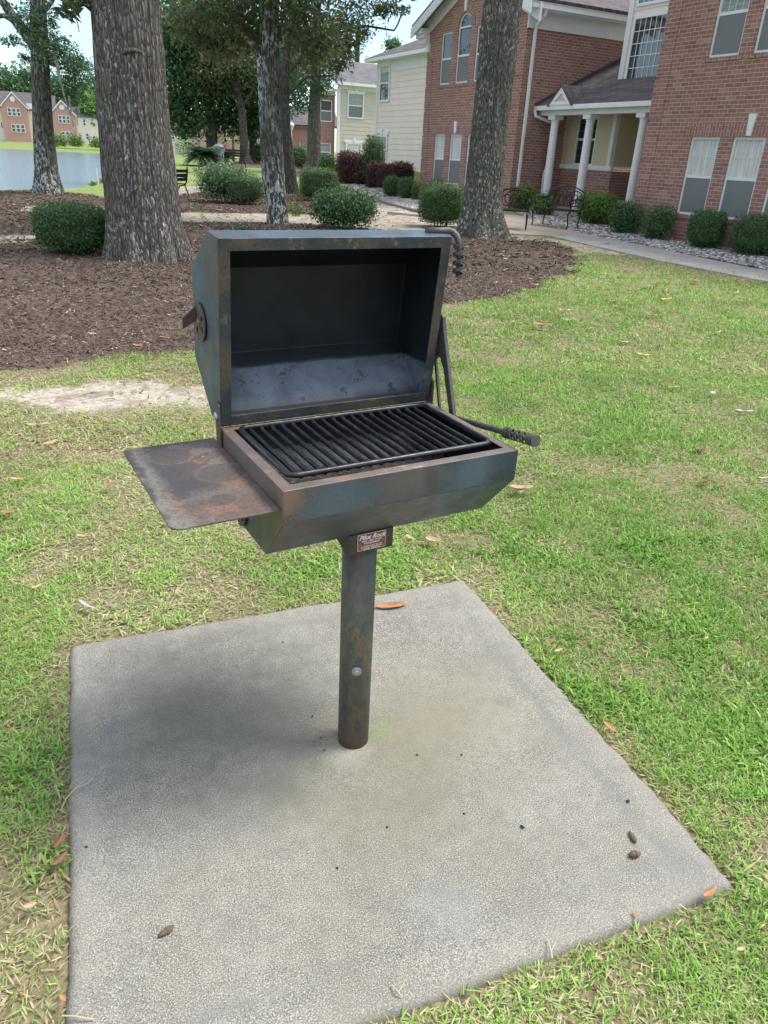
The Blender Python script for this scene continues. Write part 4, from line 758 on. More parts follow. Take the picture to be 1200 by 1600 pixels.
    for (za, zb_) in ((3.62, 5.2), (5.42, 7.0)):
        m = MB(); x0_, x1_ = -7.9, -6.6; f = .07; m.box(x0_, x1_, ys-.05, ys+.0, za, za+f); m.box(x0_, x1_, ys-.05, ys, zb_-f, zb_); m.box(x0_, x0_+f, ys-.05, ys, za+f, zb_-f); m.box(x1_-f, x1_, ys-.05, ys, za+f, zb_-f); w = part(m, 'window', M_TRIM)
        g = MB(); g.quad((x0_+f, ys-.03, za+f), (x1_-f, ys-.03, za+f), (x1_-f, ys-.03, zb_-f), (x0_+f, ys-.03, zb_-f)); g.build('window_pane', M_GLASSM, w)
        g = MB()
        for i in range(1, 6): q = x0_+f+(x1_-x0_-2*f)*i/6; g.box(q-.009, q+.009, ys-.042, ys-.032, za+f, zb_-f)
        for i in range(1, 5): q = za+f+(zb_-za-2*f)*i/5; g.box(x0_+f, x1_-f, ys-.0425, ys-.0315, q-.009, q+.009)
        g.build('window_grille', M_TRIM, w)
    m = MB(); slab(m, [(xl-.4, ys-.4, 7.35), (-3.4, ys-.4, 7.35), (-3.4, 7, 8.4), (xl-.4, 7, 8.4)], .1); part(m, 'tower_roof', M_ROOF)
    # cream sided rear wing
    yb = 3.5; siding('wing_siding', -25, -15.5, .4, 5.15, yb, M_CREAM, b, .225)
    m = MB(); m.box(-25.05, -24.9, yb-.04, yb+.02, .4, 5.15); m.box(-25.05, -15.5, yb-.03, yb+.02, 4.88, 5.3); m.box(-25.4, -15.5, yb-.4, yb-.03, 5.3, 5.34); part(m, 'wing_trim', M_TRIM)
    m = MB(); m.box(-25.45, -15.9, yb-.5, yb-.4, 5.3, 5.44); part(m, 'wing_gutter', M_TRIM, bevel=.01)
    m = MB(); slab(m, [(-25.5, yb-.5, 5.45), (-15.6, yb-.5, 5.45), (-15.6, 7.5, 7.3), (-22.5, 7.5, 7.3)], .1); slab(m, [(-25.5, yb-.5, 5.45), (-22.5, 7.5, 7.3), (-22.5, 8.5, 7.3), (-25.5, 11, 5.45)], .1); part(m, 'wing_roof', M_ROOF)
    m = MB(); m.quad((-25, yb, .4), (-25, 11, .4), (-25, 11, 5.3), (-25, yb, 5.3)); part(m, 'wing_end_wall', M_CREAM)
    window(b, -24.68, -23.66, 3.7, 5.2, yb-.07, None, 'none', 'blind', fw=.09); window(b, -24.68, -23.66, .9, 2.35, yb-.07, (3, 2), 'none', 'dark', fw=.09)
    m = MB(); m.box(-24.8, -23.54, yb-.08, yb-.0, 5.2, 5.32); part(m, 'window_head_trim', M_TRIM); m = MB(); m.box(-24.8, -23.54, yb-.08, yb, 2.35, 2.5); m.prism([(-24.22, 2.34), (-24.12, 2.34), (-24.09, 2.58), (-24.25, 2.58)], lambda p, q, t: (p, t, q), yb-.11, yb-.05); part(m, 'window_head_trim', M_TRIM)
    return b
M_GLASSM = glass_mat('mirror_glass', (.03, .035, .04), .08)
apartment()
# cream and brick building further off
def annex():
    A_ = Vector((-.4695, .8829, 0)); o = B0+A_*36; b = empty('rear_apartment', o, radians(28), 'pale sided two-storey building with a narrow brick bay, seen behind the grey trunk', 'building')
    x0, x1 = 6.35, 13; siding('siding_wall', x0, x1, .3, 5.0, 0, M_CREAM3, b, .225)
    window(b, 6.88, 7.98, 3.42, 4.82, -.07, (3, 2), 'none', 'blind', fw=.08); window(b, 6.82, 7.92, 1.0, 2.1, -.07, (4, 2), 'none', 'curtain', fw=.08)
    m = MB(); m.box(6.7, 8.1, -.08, 0, 2.1, 2.24); m.prism([(7.35, 2.1), (7.45, 2.1), (7.5, 2.34), (7.3, 2.34)], lambda p, q, t: (p, t, q), -.11, -.07); m.build('window_head_trim', M_TRIM, b); m = MB(); m.box(6.8, 8.06, -.08, 0, 4.82, 4.92); m.prism([(7.4, 4.8), (7.48, 4.8), (7.53, 5.0), (7.35, 5.0)], lambda p, q, t: (p, t, q), -.11, -.07); m.build('window_head_trim', M_TRIM, b)
    m = MB(); m.box(x0-.12, x0+.05, -.06, .05, .3, 5.0); m.box(x0-.1, x1, -.04, .05, 4.95, 5.18); m.box(x0-.3, x1, -.42, -.04, 5.14, 5.18); m.build('trim_board', M_TRIM, b)
    m = MB(); m.box(x0-.35, x1, -.52, -.42, 5.14, 5.28); m.build('gutter', M_TRIM, b)
    m = MB(); slab(m, [(x0-.4, -.5, 5.28), (x1, -.5, 5.28), (x1, 3.2, 6.75), (x0-.4, 3.2, 6.75)], .1); m.build('roof', M_ROOFG, b)
    wall('brick_wall', 4.75, x0-.12, .3, 4.62, .35, M_BRICK, b, [(5.28, 6.04, 3.17, 4.32, 0), (5.22, 6.0, 1.0, 2.0, 0)])
    window(b, 5.28, 6.04, 3.17, 4.32, .36, None, 'screen', 'dark'); window(b, 5.22, 6.0, 1.0, 2.0, .36, (2, 2), 'screen', 'blind')
    m = MB(); m.box(4.75, x0-.12, .3, .36, 4.6, 4.85); m.box(4.7, x0-.12, 0, .3, 4.8, 4.86); m.box(4.7, x0-.12, -.1, 0, 4.78, 4.92); m.build('frieze_board', M_TRIM, b)
    m = MB(); slab(m, [(4.6, -.1, 4.9), (x0-.4, -.1, 4.9), (x0-.4, 3.2, 6.3), (4.6, 3.2, 6.3)], .08); m.build('bay_roof', M_ROOFG, b)
annex()
# far pink brick buildings
def far_block(name, u0, base_v, D, yaw, spec, label):
    d = ray(u0, base_v); k = D/d[1]; p = Vector((d[0]*k, D, Hs(d[0]*k, D)-.1)); dz = HCAM+d[2]*k; b = empty(name, p, yaw, label, 'building'); dep = depth((p.x, p.y, dz)); sc = dep/F_PX
    X_ = lambda u: (u-u0)*sc; Zv = lambda v: (base_v-v)*sc+(dz-p.z)
    for s_ in spec:
        kind = s_[0]
        if kind == 'wall': _, ua, ub, vt, y, mt = s_; m = MB(); m.box(X_(ua), X_(ub), y, y+6, -1.5, Zv(vt)); m.build('wall', mt, b)
        if kind == 'gable':
            _, ua, ub, vt, vp, y, mt = s_; c = (X_(ua)+X_(ub))/2; m = MB(); m.prism([(X_(ua), -1.5), (X_(ub), -1.5), (X_(ub), Zv(vt)), (c, Zv(vp)), (X_(ua), Zv(vt))], lambda p_, q, t: (p_, t, q), y, y+5); m.build('gable_wall', mt, b)
            m = MB(); h = .5
            for sx, xe in ((-1, X_(ua)-.5), (1, X_(ub)+.5)):
                zl = Zv(vt)-.35; P_ = [(c, Zv(vp)+.35), (xe, zl), (xe, zl-h), (c, Zv(vp)+.35-h)]; m.hexa([(a, y-.35, q) for a, q in P_]+[(a, y-.2, q) for a, q in P_])
            m.build('rake_board', M_TRIM, b)
            m = MB()
            for sx, xe in ((-1, X_(ua)-.5), (1, X_(ub)+.5)): slab(m, [(c, y-.36, Zv(vp)+.4), (xe, y-.36, Zv(vt)-.32), (xe, y+9, Zv(vt)-.32), (c, y+9, Zv(vp)+.4)], .1)
            m.build('gable_roof', M_ROOF, b); m = MB(); m.lathe([(.62, 0), (.62, .1)], c=(c, y-.12, Zv(vp)-1.5), n=16, axis='y'); m.build('round_vent', M_TRIM, b)
        if kind == 'win':
            _, ua, ub, va, vb, n_, y = s_; w_ = (X_(ub)-X_(ua))/n_
            for i in range(n_):
                xa = X_(ua)+w_*i+.08; xb = xa+w_-.16; m = MB(); f = .13; za, zb_ = Zv(vb), Zv(va); zc = (za+zb_)/2
                for q in ((xa, xa+f, za, zb_), (xb-f, xb, za, zb_), (xa+f, xb-f, za, za+f), (xa+f, xb-f, zb_-f, zb_), (xa+f, xb-f, zc-.07, zc+.07)): m.box(q[0], q[1], y-.12, y-.01, q[2], q[3])
                w = m.build('window', M_TRIM, b); g = MB(); g.quad((xa+f, y-.05, za+f), (xb-f, y-.05, za+f), (xb-f, y-.05, zb_-f), (xa+f, y-.05, zb_-f)); g.build('window_pane', M_GLASSD2, w)
        if kind == 'roof': _, ua, ub, vt, vr, y = s_; m = MB(); slab(m, [(X_(ua), y-.5, Zv(vt)), (X_(ub), y-.5, Zv(vt)), (X_(ub)-(2.5 if len(s_) > 6 else 0), y+6, Zv(vr)), (X_(ua), y+6, Zv(vr))], .15); m.build('roof', M_ROOF, b)
        if kind == 'hip': _, ua, ub, vt, vr, y = s_; m = MB(); slab(m, [(X_(ua), y-.5, Zv(vt)), (X_(ub), y-.5, Zv(vt)), (X_(ub)-5.5, y+6, Zv(vr)), (X_(ua), y+6, Zv(vr))], .15); m.build('roof', M_ROOF, b)
        if kind == 'trim': _, ua, ub, va, vb, y = s_; m = MB(); m.box(X_(ua), X_(ub), y-.25, y-.02, Zv(vb), Zv(va)); m.build('trim_board', M_TRIM, b)
M_GLASSD2 = plain('far_glass', (.07, .09, .11), .15)
far_block('lakeside_building', 60, 213, 216, radians(20), [
    ('wall', -70, 14, 176, 1.5, M_CREAM), ('roof', -75, 60, 176, 152, 1.5), ('gable', 13, 49, 173, 155, 0, M_BRICKF), ('wall', 49, 82, 178, 1.5, M_CREAM), ('roof', 45, 90, 176, 154, 1.5), ('gable', 82, 117, 179, 162, 0, M_BRICKF),
    ('wall', 117, 190, 182, .8, M_CREAM), ('hip', 112, 196, 182, 168, .8), ('trim', 49, 82, 168, 176, 1.2),
    ('win', 21, 40, 176, 187, 3, 0), ('win', 23, 43, 198, 209, 3, 0), ('win', 92, 109.5, 182, 193, 3, 0), ('win', 94, 112, 204, 214, 3, 0), ('win', 118, 121.5, 185, 195, 1, .8), ('win', 127, 132.5, 185, 195, 1, .8), ('win', 155, 159, 187, 196, 1, .8), ('win', 119, 123, 205, 214, 1, .8), ('win', 129, 135, 205, 214, 1, .8), ('win', 1, 10, 176, 185, 2, 1.5), ('win', 3, 12, 196, 204, 2, 1.5)],
    'pink brick lakeside building with two white-trimmed gables, left of the thick bark trunk')
far_block('distant_building', 320, 222, 150, radians(12), [
    ('wall', 262, 300, 195, 1.5, M_CREAM), ('gable', 300, 345, 196, 180, 0, M_BRICKF), ('wall', 345, 440, 194, 1, M_BRICKF), ('roof', 255, 460, 194, 178, 1.0), ('win', 308, 318, 211, 219, 2, 0), ('win', 268, 275, 212, 221, 1, 1.5), ('win', 281, 287, 212, 221, 1, 1.5), ('win', 352, 362, 208, 217, 2, 1), ('win', 395, 405, 208, 217, 2, 1)],
    'distant pink building just right of the thick trunk, low behind the sago palm')
far_block('pink_apartment', 468, 240, 70, radians(10), [
    ('wall', 430, 520, 200, 0, M_BRICKF), ('roof', 425, 530, 200, 170, 0), ('win', 466, 476, 222, 238, 2, 0), ('trim', 464, 480, 200, 203, 0)],
    'pink brick building glimpsed between the mossy twin trunks and the grey trunk')

# ------------------------------------------------------------------ trees
def wy(u, v, y):                                  # surveyed point at distance y along the view
    d = ray(u, v); k = y/d[1]; return Vector((d[0]*k, y, HCAM+d[2]*k))
def bark_mat(name, dark, mid, light, lich=(.42, .43, .40), la=.62, ks=1., dens=1.):
    t = MT(name, .92, 0, .15); v = t.map(scale=(14*ks, 14*ks, 2.4*ks)); n = t.noise(1.5, 7, .65, vec=v, dist=.5); rg = t.vor(1.4, vec=t.map(scale=(13*ks, 13*ks, 2.8*ks)), feature='DISTANCE_TO_EDGE')
    c = t.ramp(n, [(.3, dark), (.5, mid), (.72, light)]); c = t.mix(t.ramp(rg, [(.0, .85), (.16, 0)]), c, tuple(x*.45 for x in dark))
    l1 = t.noise(9*ks, 6, .7, vec=t.map(scale=(1.7, 1.7, .85), loc=(3, 1, 8))); big = t.noise(1.1, 3, .5, vec=t.map(scale=(1, 1, .5), loc=(5, 5, 0)))
    lf = t.math('MULTIPLY', t.ramp(l1, [(la, 0), (la+.05, 1)]), t.ramp(big, [(.38, .15), (.58, 1)])); c = t.mix(t.math('MULTIPLY', lf, dens), c, lich)
    c = t.mix(t.ramp(t.noise(3, 5, .6), [(.45, 0), (.75, .35)]), c, (.10, .115, .07)); t.color(c)
    hgt = t.math('ADD', t.math('MULTIPLY', n, .6), t.math('MULTIPLY', t.ramp(rg, [(0, 0), (.3, 1)]), .7)); t.bump(hgt, 1., .035/ks); return t.m
M_BARK = bark_mat('oak_bark', (.075, .065, .058), (.175, .155, .142), (.30, .275, .255), (.52, .53, .51), .57, 1.55)
M_BARK2 = bark_mat('grey_bark', (.07, .065, .057), (.16, .148, .13), (.22, .205, .185), (.55, .57, .54), .555, 1.5)
M_BARK3 = bark_mat('lichen_bark', (.05, .046, .042), (.11, .10, .088), (.20, .19, .17), (.52, .57, .56), .50, .9)
M_BARK4 = bark_mat('distant_bark', (.055, .05, .045), (.12, .108, .095), (.19, .17, .155), (.3, .3, .28), .64, 1.)
def skin(pts, seg, par, name, mat, amp=.03, ridges=14, flare=0, seed=1, ds=.06, lob=5):
    org = par.location; P = [Vector(p[:3]) for p in pts]; R = [p[3] for p in pts]; L = [0]
    for a, b in zip(P, P[1:]): L.append(L[-1]+(b-a).length)
    n = max(4, int(L[-1]/ds)); V = []; rows = []
    tt = np.linspace(0, L[-1], n+1); px = np.interp(tt, L, [p.x for p in P]); py = np.interp(tt, L, [p.y for p in P]); pz = np.interp(tt, L, [p.z for p in P]); rr = np.interp(tt, L, R)
    k = np.ones(5)/5
    if n > 12:
        for arr in (px, py, rr): arr[2:-2] = np.convolve(arr, k, 'valid')
    th = np.linspace(0, 2*pi, seg, endpoint=False); TH, ZI = np.meshgrid(th, np.arange(n+1)); RR = rr[ZI]; TT = tt[ZI]
    nr = 1-np.abs(2*vn(np.cos(TH)*ridges*.5+20, np.sin(TH)*ridges*.5+20, TT*.9+seed)-1); nl = vn(np.cos(TH)*2+9, np.sin(TH)*2+9, TT*.5, seed)
    rad = RR*(1+.10*(nl-.5))+amp*(nr-.6)+amp*.5*(vn(np.cos(TH)*ridges+20, np.sin(TH)*ridges+20, TT*3., seed+3)-.5)
    if flare:
        fl = np.exp(-TT/.28)*flare; rad = rad+fl*(.45+.75*np.clip(np.cos(lob*TH+seed)+.4*np.cos(3*TH+seed*2), -.3, 1))
    ax = np.gradient(np.stack([px, py, pz], -1), axis=0) if n > 1 else None; ax /= np.linalg.norm(ax, axis=1)[:, None]
    up = np.array([0., 1, 0]) if abs(ax[0][2]) > .5 else np.array([0., 0, 1]); e1 = np.cross(ax, up); e1 /= np.linalg.norm(e1, axis=1)[:, None]; e2 = np.cross(ax, e1)
    C = np.stack([px, py, pz], -1)[ZI]; Vv = C+e1[ZI]*(np.cos(TH)*rad)[..., None]+e2[ZI]*(np.sin(TH)*rad)[..., None]; Vv = Vv.reshape(-1, 3)-np.array(org)
    i = np.arange((n+1)*seg).reshape(n+1, seg); j = np.roll(i, -1, 1); Fc = np.stack([i[:-1], j[:-1], j[1:], i[1:]], -1).reshape(-1, 4)
    return npmesh(name, Vv, Fc, mat, par, smooth=True)
def leaf_mat(name, stops, trans=.3, rough=.45, under=None):
    t = MT(name, rough, 0, .4); c = t.ramp(t.attr('rnd'), stops)
    if under:
        g = t.n.new('ShaderNodeNewGeometry'); c = t.mix(g.outputs['Backfacing'], c, under)
    t.color(c); tr = t.n.new('ShaderNodeBsdfTranslucent'); t.L(c, tr.inputs['Color']); ms = t.n.new('ShaderNodeMixShader'); ms.inputs[0].default_value = trans
    t.L(t.b.outputs[0], ms.inputs[1]); t.L(tr.outputs[0], ms.inputs[2]); t.L(ms.outputs[0], t.out.inputs['Surface']); return t.m
L_DARK = leaf_mat('dark_leaves', [(0, (.03, .07, .03)), (.5, (.07, .15, .06)), (1, (.15, .26, .11))], .42)
L_MAG = leaf_mat('magnolia_leaves', [(0, (.04, .075, .028)), (.5, (.09, .155, .055)), (.85, (.17, .24, .08)), (1, (.32, .30, .10))], .38, .35, (.13, .125, .065))
L_OAK = leaf_mat('oak_leaves', [(0, (.03, .07, .035)), (.5, (.065, .14, .06)), (1, (.14, .22, .10))], .38)
L_FAR = leaf_mat('distant_leaves', [(0, (.05, .11, .05)), (.5, (.10, .19, .08)), (1, (.20, .30, .11))], .3)
L_FARL = leaf_mat('lime_leaves', [(0, (.08, .16, .04)), (.5, (.16, .28, .07)), (1, (.28, .40, .12))], .3)
L_BOX = leaf_mat('boxwood_leaves', [(0, (.03, .075, .03)), (.45, (.07, .15, .05)), (1, (.18, .29, .10))], .25)
L_BOXL = leaf_mat('clipped_leaves', [(0, (.03, .075, .022)), (.5, (.085, .17, .045)), (1, (.20, .31, .085))], .2)
L_YEL = leaf_mat('yellow_green_leaves', [(0, (.05, .11, .02)), (.5, (.14, .26, .04)), (1, (.32, .42, .08))], .3)
L_GLO = leaf_mat('glossy_leaves', [(0, (.03, .08, .03)), (.5, (.09, .18, .065)), (1, (.23, .35, .16))], .2, .3)
L_RED = leaf_mat('burgundy_leaves', [(0, (.035, .012, .016)), (.5, (.10, .03, .038)), (1, (.25, .08, .075))], .25)
L_PALM = leaf_mat('palm_leaves', [(0, (.03, .07, .02)), (.5, (.10, .17, .05)), (1, (.26, .32, .12))], .3)
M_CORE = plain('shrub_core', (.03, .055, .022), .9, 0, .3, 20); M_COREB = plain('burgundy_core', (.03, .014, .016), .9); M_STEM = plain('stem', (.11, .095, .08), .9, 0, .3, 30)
def leafmesh(name, C, Nrm, size, mat, par, rnd, asp=.45, spread=1.):
    n = len(C); d = RNG.normal(0, 1, (n, 3)); d /= np.linalg.norm(d, axis=1)[:, None]
    if Nrm is not None: nn = Nrm+RNG.normal(0, spread, (n, 3))*.6
    else: nn = RNG.normal(0, 1, (n, 3)); nn[:, 2] += .6
    nn /= np.linalg.norm(nn, axis=1)[:, None]; s_ = np.cross(nn, d); s_ /= np.linalg.norm(s_, axis=1)[:, None]+1e-9; t_ = np.cross(s_, nn)
    L = (size*RNG.uniform(.6, 1.3, n))[:, None]; w = L*asp*.5; P = C-np.array(par.location) if par else C
    V = np.stack([P-t_*L*.5, P+s_*w+nn*w*.35, P+t_*L*.5-nn*L*.08, P-s_*w+nn*w*.35], 1).reshape(-1, 3); b = (np.arange(n)*4)[:, None]; Fc = np.concatenate([b+[0, 1, 2], b+[0, 2, 3]], 1).reshape(-1, 3)
    return npmesh(name, V, Fc, mat, par, fattr=dict(rnd=np.repeat(rnd, 2)))
def crown(par, blobs, n, size, mat, name='crown', cl=.28, ncl=None, asp=.45, droop=0):
    """blobs: (centre, (rx, ry, rz)); leaves gathered in clumps through the volume"""
    w = np.array([b[1][0]*b[1][1]*b[1][2] for b in blobs])**.75; w /= w.sum(); C = []; R_ = []
    for b, f in zip(blobs, w):
        k = max(30, int(n*f)); nc = ncl or max(4, int(k/26)); c = RNG.normal(0, 1, (nc, 3)); c /= np.linalg.norm(c, axis=1)[:, None]; c *= (RNG.random(nc)**.42)[:, None]
        c = c*np.array(b[1])+np.array(b[0]); tone = RNG.normal(.45, .16, nc); ix = RNG.integers(0, nc, k); q = c[ix]+RNG.normal(0, 1, (k, 3))*np.array([cl, cl, cl*.6])*min(1., max(b[1])/1.2); q[:, 2] -= droop*RNG.random(k)*cl
        C.append(q); R_.append(np.clip(tone[ix]+RNG.normal(0, .16, k), 0, 1))
    return leafmesh(name, np.vstack(C), None, size, mat, par, np.concatenate(R_), asp)
def pb(u, v, y, ru, rv, ry=None):                 # a crown blob surveyed in the photograph
    c = wy(u, v, y); s_ = depth(c)/F_PX; return (tuple(c), (ru*s_, ry if ry else ru*s_, rv*s_))
def trunk_px(rows, y, seg, par, mat, amp, ridges, flare, seed, dy=0, ds=.06, name='trunk', top=None, lob=5):
    pts = []
    for i, (v, ul, ur) in enumerate(rows):
        yy = y+dy*i/len(rows); c = wy((ul+ur)/2, v, yy); pts.append((c.x, c.y, c.z, (ur-ul)/2*depth(c)/F_PX))
    g = Hs(pts[0][0], pts[0][1]); pts[0] = (pts[0][0], pts[0][1], g-.12, pts[0][3])
    if top: pts += top(pts)
    return skin(pts, seg, par, name, mat, amp, ridges, flare, seed, ds, lob), pts
def tree_at(u, v, name, label, group=None): p = gp(u, v); return empty(name, (p.x, p.y, p.z), 0, label, 'tree', group)
def limbs(par, lst, mat, name='limb', y=None, seg=9):
    for l in lst:
        pts = [(*wy(u, v, yy), r) for (u, v, yy, r) in l] if y is None else [(*wy(u, v, y), r) for (u, v, r) in l]
        skin(pts, seg, par, name, mat, .006, 6, 0, 3, .12)
up = lambda pts, dz, r, dx=0: [(pts[-1][0]+dx, pts[-1][1], pts[-1][2]+dz, r)]

# the thick oak in front, left
t1 = tree_at(233, 412, 'oak_tree', 'thickest trunk, ridged brown bark with pale lichen, directly behind the open grill lid')
y1 = t1.location.y+.5; t1.location.y = y1
_, p1 = trunk_px([(408, 180, 286), (380, 177, 281), (350, 174, 277), (275, 166, 271), (200, 160, 261), (100, 154.5, 254), (0, 147, 246)], y1, 170, t1, M_BARK, .05, 22, .22, 2, 0, .045, top=lambda p: up(p, 2.0, .44)+[(p[-1][0]-.1, p[-1][1], p[-1][2]+4.5, .33)], lob=7)
c = wy(203, 93, y1-.47); m = MB(); m.tube([(.16*cos(radians(a_))*1.0, .03+.05*abs(cos(radians(a_))), .075*sin(radians(a_))+.03+.16*cos(radians(a_))*.12) for a_ in range(-10, 200, 15)], [.012+.016*sin(pi*i_/13) for i_ in range(14)], 7); kn = m.build('branch_scar', M_BARK, t1, smooth=True, xf=lambda p: p+Vector(c)-t1.location)
limbs(t1, [[(170, 20, y1, .16), (150, 2, y1-.1, .13), (118, -20, y1-.3, .11), (60, -60, y1-.5, .08)], [(150, 8, y1-.2, .02), (128, 8, y1-.3, .015), (112, 20, y1-.3, .01)], [(130, 2, y1-.3, .02), (104, 14, y1-.35, .012)]], M_BARK)
crown(t1, [pb(118, 12, y1-.3, 24, 16, .3), pb(100, 22, y1-.35, 8, 10, .2)], 60, .17, L_MAG, 'low_leaves', .15, 10, .32)
crown(t1, [((-3.4, 11, 9), (3.4, 3.4, 2.2)), ((-6, 10, 8.5), (2.4, 2.4, 1.7)), ((-1.4, 13, 9), (2.4, 2.6, 1.8)), ((-4, 14.5, 8.6), (2.8, 2.4, 1.8))], 14000, .15, L_MAG)

# the lichen-covered oak by the brick gable
t8 = tree_at(755, 372, 'oak_tree', 'tall grey oak with lichen-flecked bark leaning right, rising in front of the brick gable'); y8 = t8.location.y+.3; t8.location.y = y8
trunk_px([(374, 716, 786), (355, 719, 785), (340, 720, 784), (283, 728, 785), (141, 744, 799), (0, 759, 815)], y8, 120, t8, M_BARK2, .035, 20, .26, 5, 0, .05, top=lambda p: up(p, 3, .3, .3)+[(p[-1][0]+.6, p[-1][1], p[-1][2]+5.5, .2)], lob=5)
crown(t8, [((3.3, 17.5, 10.5), (3.4, 3.4, 2.0)), ((.6, 18, 10), (2.6, 2.6, 1.6)), ((5.2, 16, 10.2), (2.4, 2.4, 1.6))], 12000, .13, L_OAK)

# the lakeside oak
t2 = tree_at(77, 303, 'oak_tree', 'mottled trunk with hanging moss standing at the lake edge, farthest left of the trees'); y2 = t2.location.y
trunk_px([(304, 54, 99), (290, 55, 95), (275, 56, 90), (200, 53, 82), (110, 50, 76), (60, 49, 73), (0, 48, 70)], y2, 70, t2, M_BARK3, .03, 14, .12, 3, 0, .07, top=lambda p: up(p, 2.5, .16))
limbs(t2, [[(58, 75, y2, .17), (38, 50, y2, .15), (22, 30, y2-.2, .13), (8, 8, y2-.4, .12), (-14, -30, y2-.6, .09)], [(22, 34, y2-.2, .07), (8, 24, y2-.3, .06), (-10, 26, y2-.4, .05)], [(70, 90, y2, .07), (80, 101, y2, .06), (95, 100, y2-.1, .03)], [(70, 60, y2, .08), (95, 80, y2, .05), (125, 105, y2, .03)], [(66, 20, y2, .07), (80, 5, y2, .05), (92, -20, y2, .04)]], M_BARK3)
crown(t2, [pb(62, 78, y2-.2, 22, 26, .7), pb(46, 30, y2-.4, 22, 24, .6), pb(88, 62, y2, 13, 22, .5), pb(102, 92, y2, 22, 22, .8), pb(124, 102, y2, 20, 13, .7), pb(112, 128, y2, 15, 22, .6), pb(124, 158, y2, 10, 16, .4), pb(100, 145, y2, 8, 12, .3), pb(18, 66, y2, 14, 9, .4), pb(42, 92, y2, 8, 14, .3), pb(76, 22, y2, 10, 20, .4)], 6800, .085, L_OAK, cl=.2)
crown(t2, [((-10.6, 24, 8.6), (3.2, 3, 1.6)), ((-13, 23, 8.3), (2.4, 2.4, 1.3))], 6000, .11, L_OAK, 'upper_crown')
M_MOSS = plain('spanish_moss', (.30, .32, .30), .95, 0, .2, 40)
def moss(par, strands, mat=M_MOSS):
    m = MB()
    for (u0, v0, u1, v1, y, w) in strands:
        for k in range(5):
            pts = []
            for i in range(9):
                q = i/8; p = wy(u0+(u1-u0)*q**1.3+random.uniform(-1.1, 1.1), v0+(v1-v0)*q, y+random.uniform(-.04, .04)); pts.append(p-par.location)
            m.tube(pts, [w*(1-.7*i/8) for i in range(9)], 4)
    o = m.build('hanging_moss', mat, par); o['kind'] = 'stuff'; return o
moss(t2, [(78, 50, 86, 95, y2-.3, .03), (88, 92, 110, 180, y2-.3, .035), (108, 150, 116, 205, y2-.3, .02), (70, 90, 72, 105, y2-.3, .03), (123, 165, 124, 178, y2-.2, .015), (118, 20, 124, 50, y1-.3, .006)])

# the middle trees
t3 = tree_at(434, 350, 'magnolia_tree', 'slim straight trunk with pale lichen patches, behind the middle of the grill lid'); y3 = t3.location.y
trunk_px([(350, 418, 450), (320, 417, 447), (245, 413, 441), (140, 411, 438), (70, 408, 437), (0, 405, 436)], y3, 60, t3, M_BARK3, .02, 12, .07, 4, 0, .07, top=lambda p: up(p, 2.5, .16))
limbs(t3, [[(425, 60, y3, .07), (470, 20, y3, .05), (520, -10, y3, .04)], [(420, 90, y3, .05), (385, 60, y3, .04), (350, 30, y3, .03)]], M_BARK3)
crown(t3, [pb(330, 15, y3, 62, 26, 1.2), pb(395, 45, y3+.6, 34, 34, 1.), pb(470, 30, y3+.4, 44, 36, 1.), pb(300, 50, y3+.5, 30, 25, .8), pb(500, 75, y3+.5, 26, 26, .8), pb(350, 75, y3+1, 34, 22, .8), pb(420, -40, y3, 120, 40, 2.0)], 8500, .155, L_MAG, cl=.26, asp=.36)
t3b = tree_at(418, 305, 'lichen_tree', 'narrow pale trunk half hidden along the left edge of the slim lichen-patched trunk'); y3b = t3b.location.y+.5; t3b.location.y = y3b
trunk_px([(300, 410, 426), (230, 407, 421), (150, 404, 418), (60, 400, 414)], y3b, 36, t3b, M_BARK3, .015, 10, .03, 7, 0, .1)
t4 = tree_at(456, 304, 'magnolia_tree', 'dark leaning trunk just right of and behind the slim lichen-patched trunk'); y4 = t4.location.y+.2; t4.location.y = y4
trunk_px([(304, 444, 468), (285, 446, 464), (210, 441, 455), (140, 438, 450), (90, 441, 452), (30, 452, 462)], y4, 44, t4, M_BARK4, .02, 12, .06, 8, 0, .08, top=lambda p: up(p, 2, .08))
limbs(t4, [[(446, 150, y4, .05), (480, 120, y4, .035), (520, 118, y4, .02)], [(445, 120, y4, .06), (500, 60, y4, .045), (570, 40, y4-.5, .035), (618, 48, y4-.8, .03), (632, 10, y4-1, .025)], [(447, 130, y4, .05), (410, 80, y4, .03)]], M_BARK4)
crown(t4, [pb(545, 30, y4-.5, 40, 28, .9), pb(535, 80, y4-.3, 26, 26, .8), pb(530, 108, y4-.3, 14, 14, .5), pb(480, 95, y4+.4, 30, 26, .8), pb(590, 12, y4-.8, 26, 18, .7), pb(625, 5, y4-1, 20, 14, .6), pb(560, 62, y4-.6, 26, 12, .6), pb(480, 60, y4+1, 40, 30, 1), pb(540, -40, y4, 90, 34, 1.6)], 6500, .165, L_MAG, cl=.26, asp=.36)
moss(t4, [(470, 60, 468, 90, y4-.6, .012), (540, 40, 541, 60, y4-.6, .01), (602, 40, 604, 55, y4-.8, .008)])

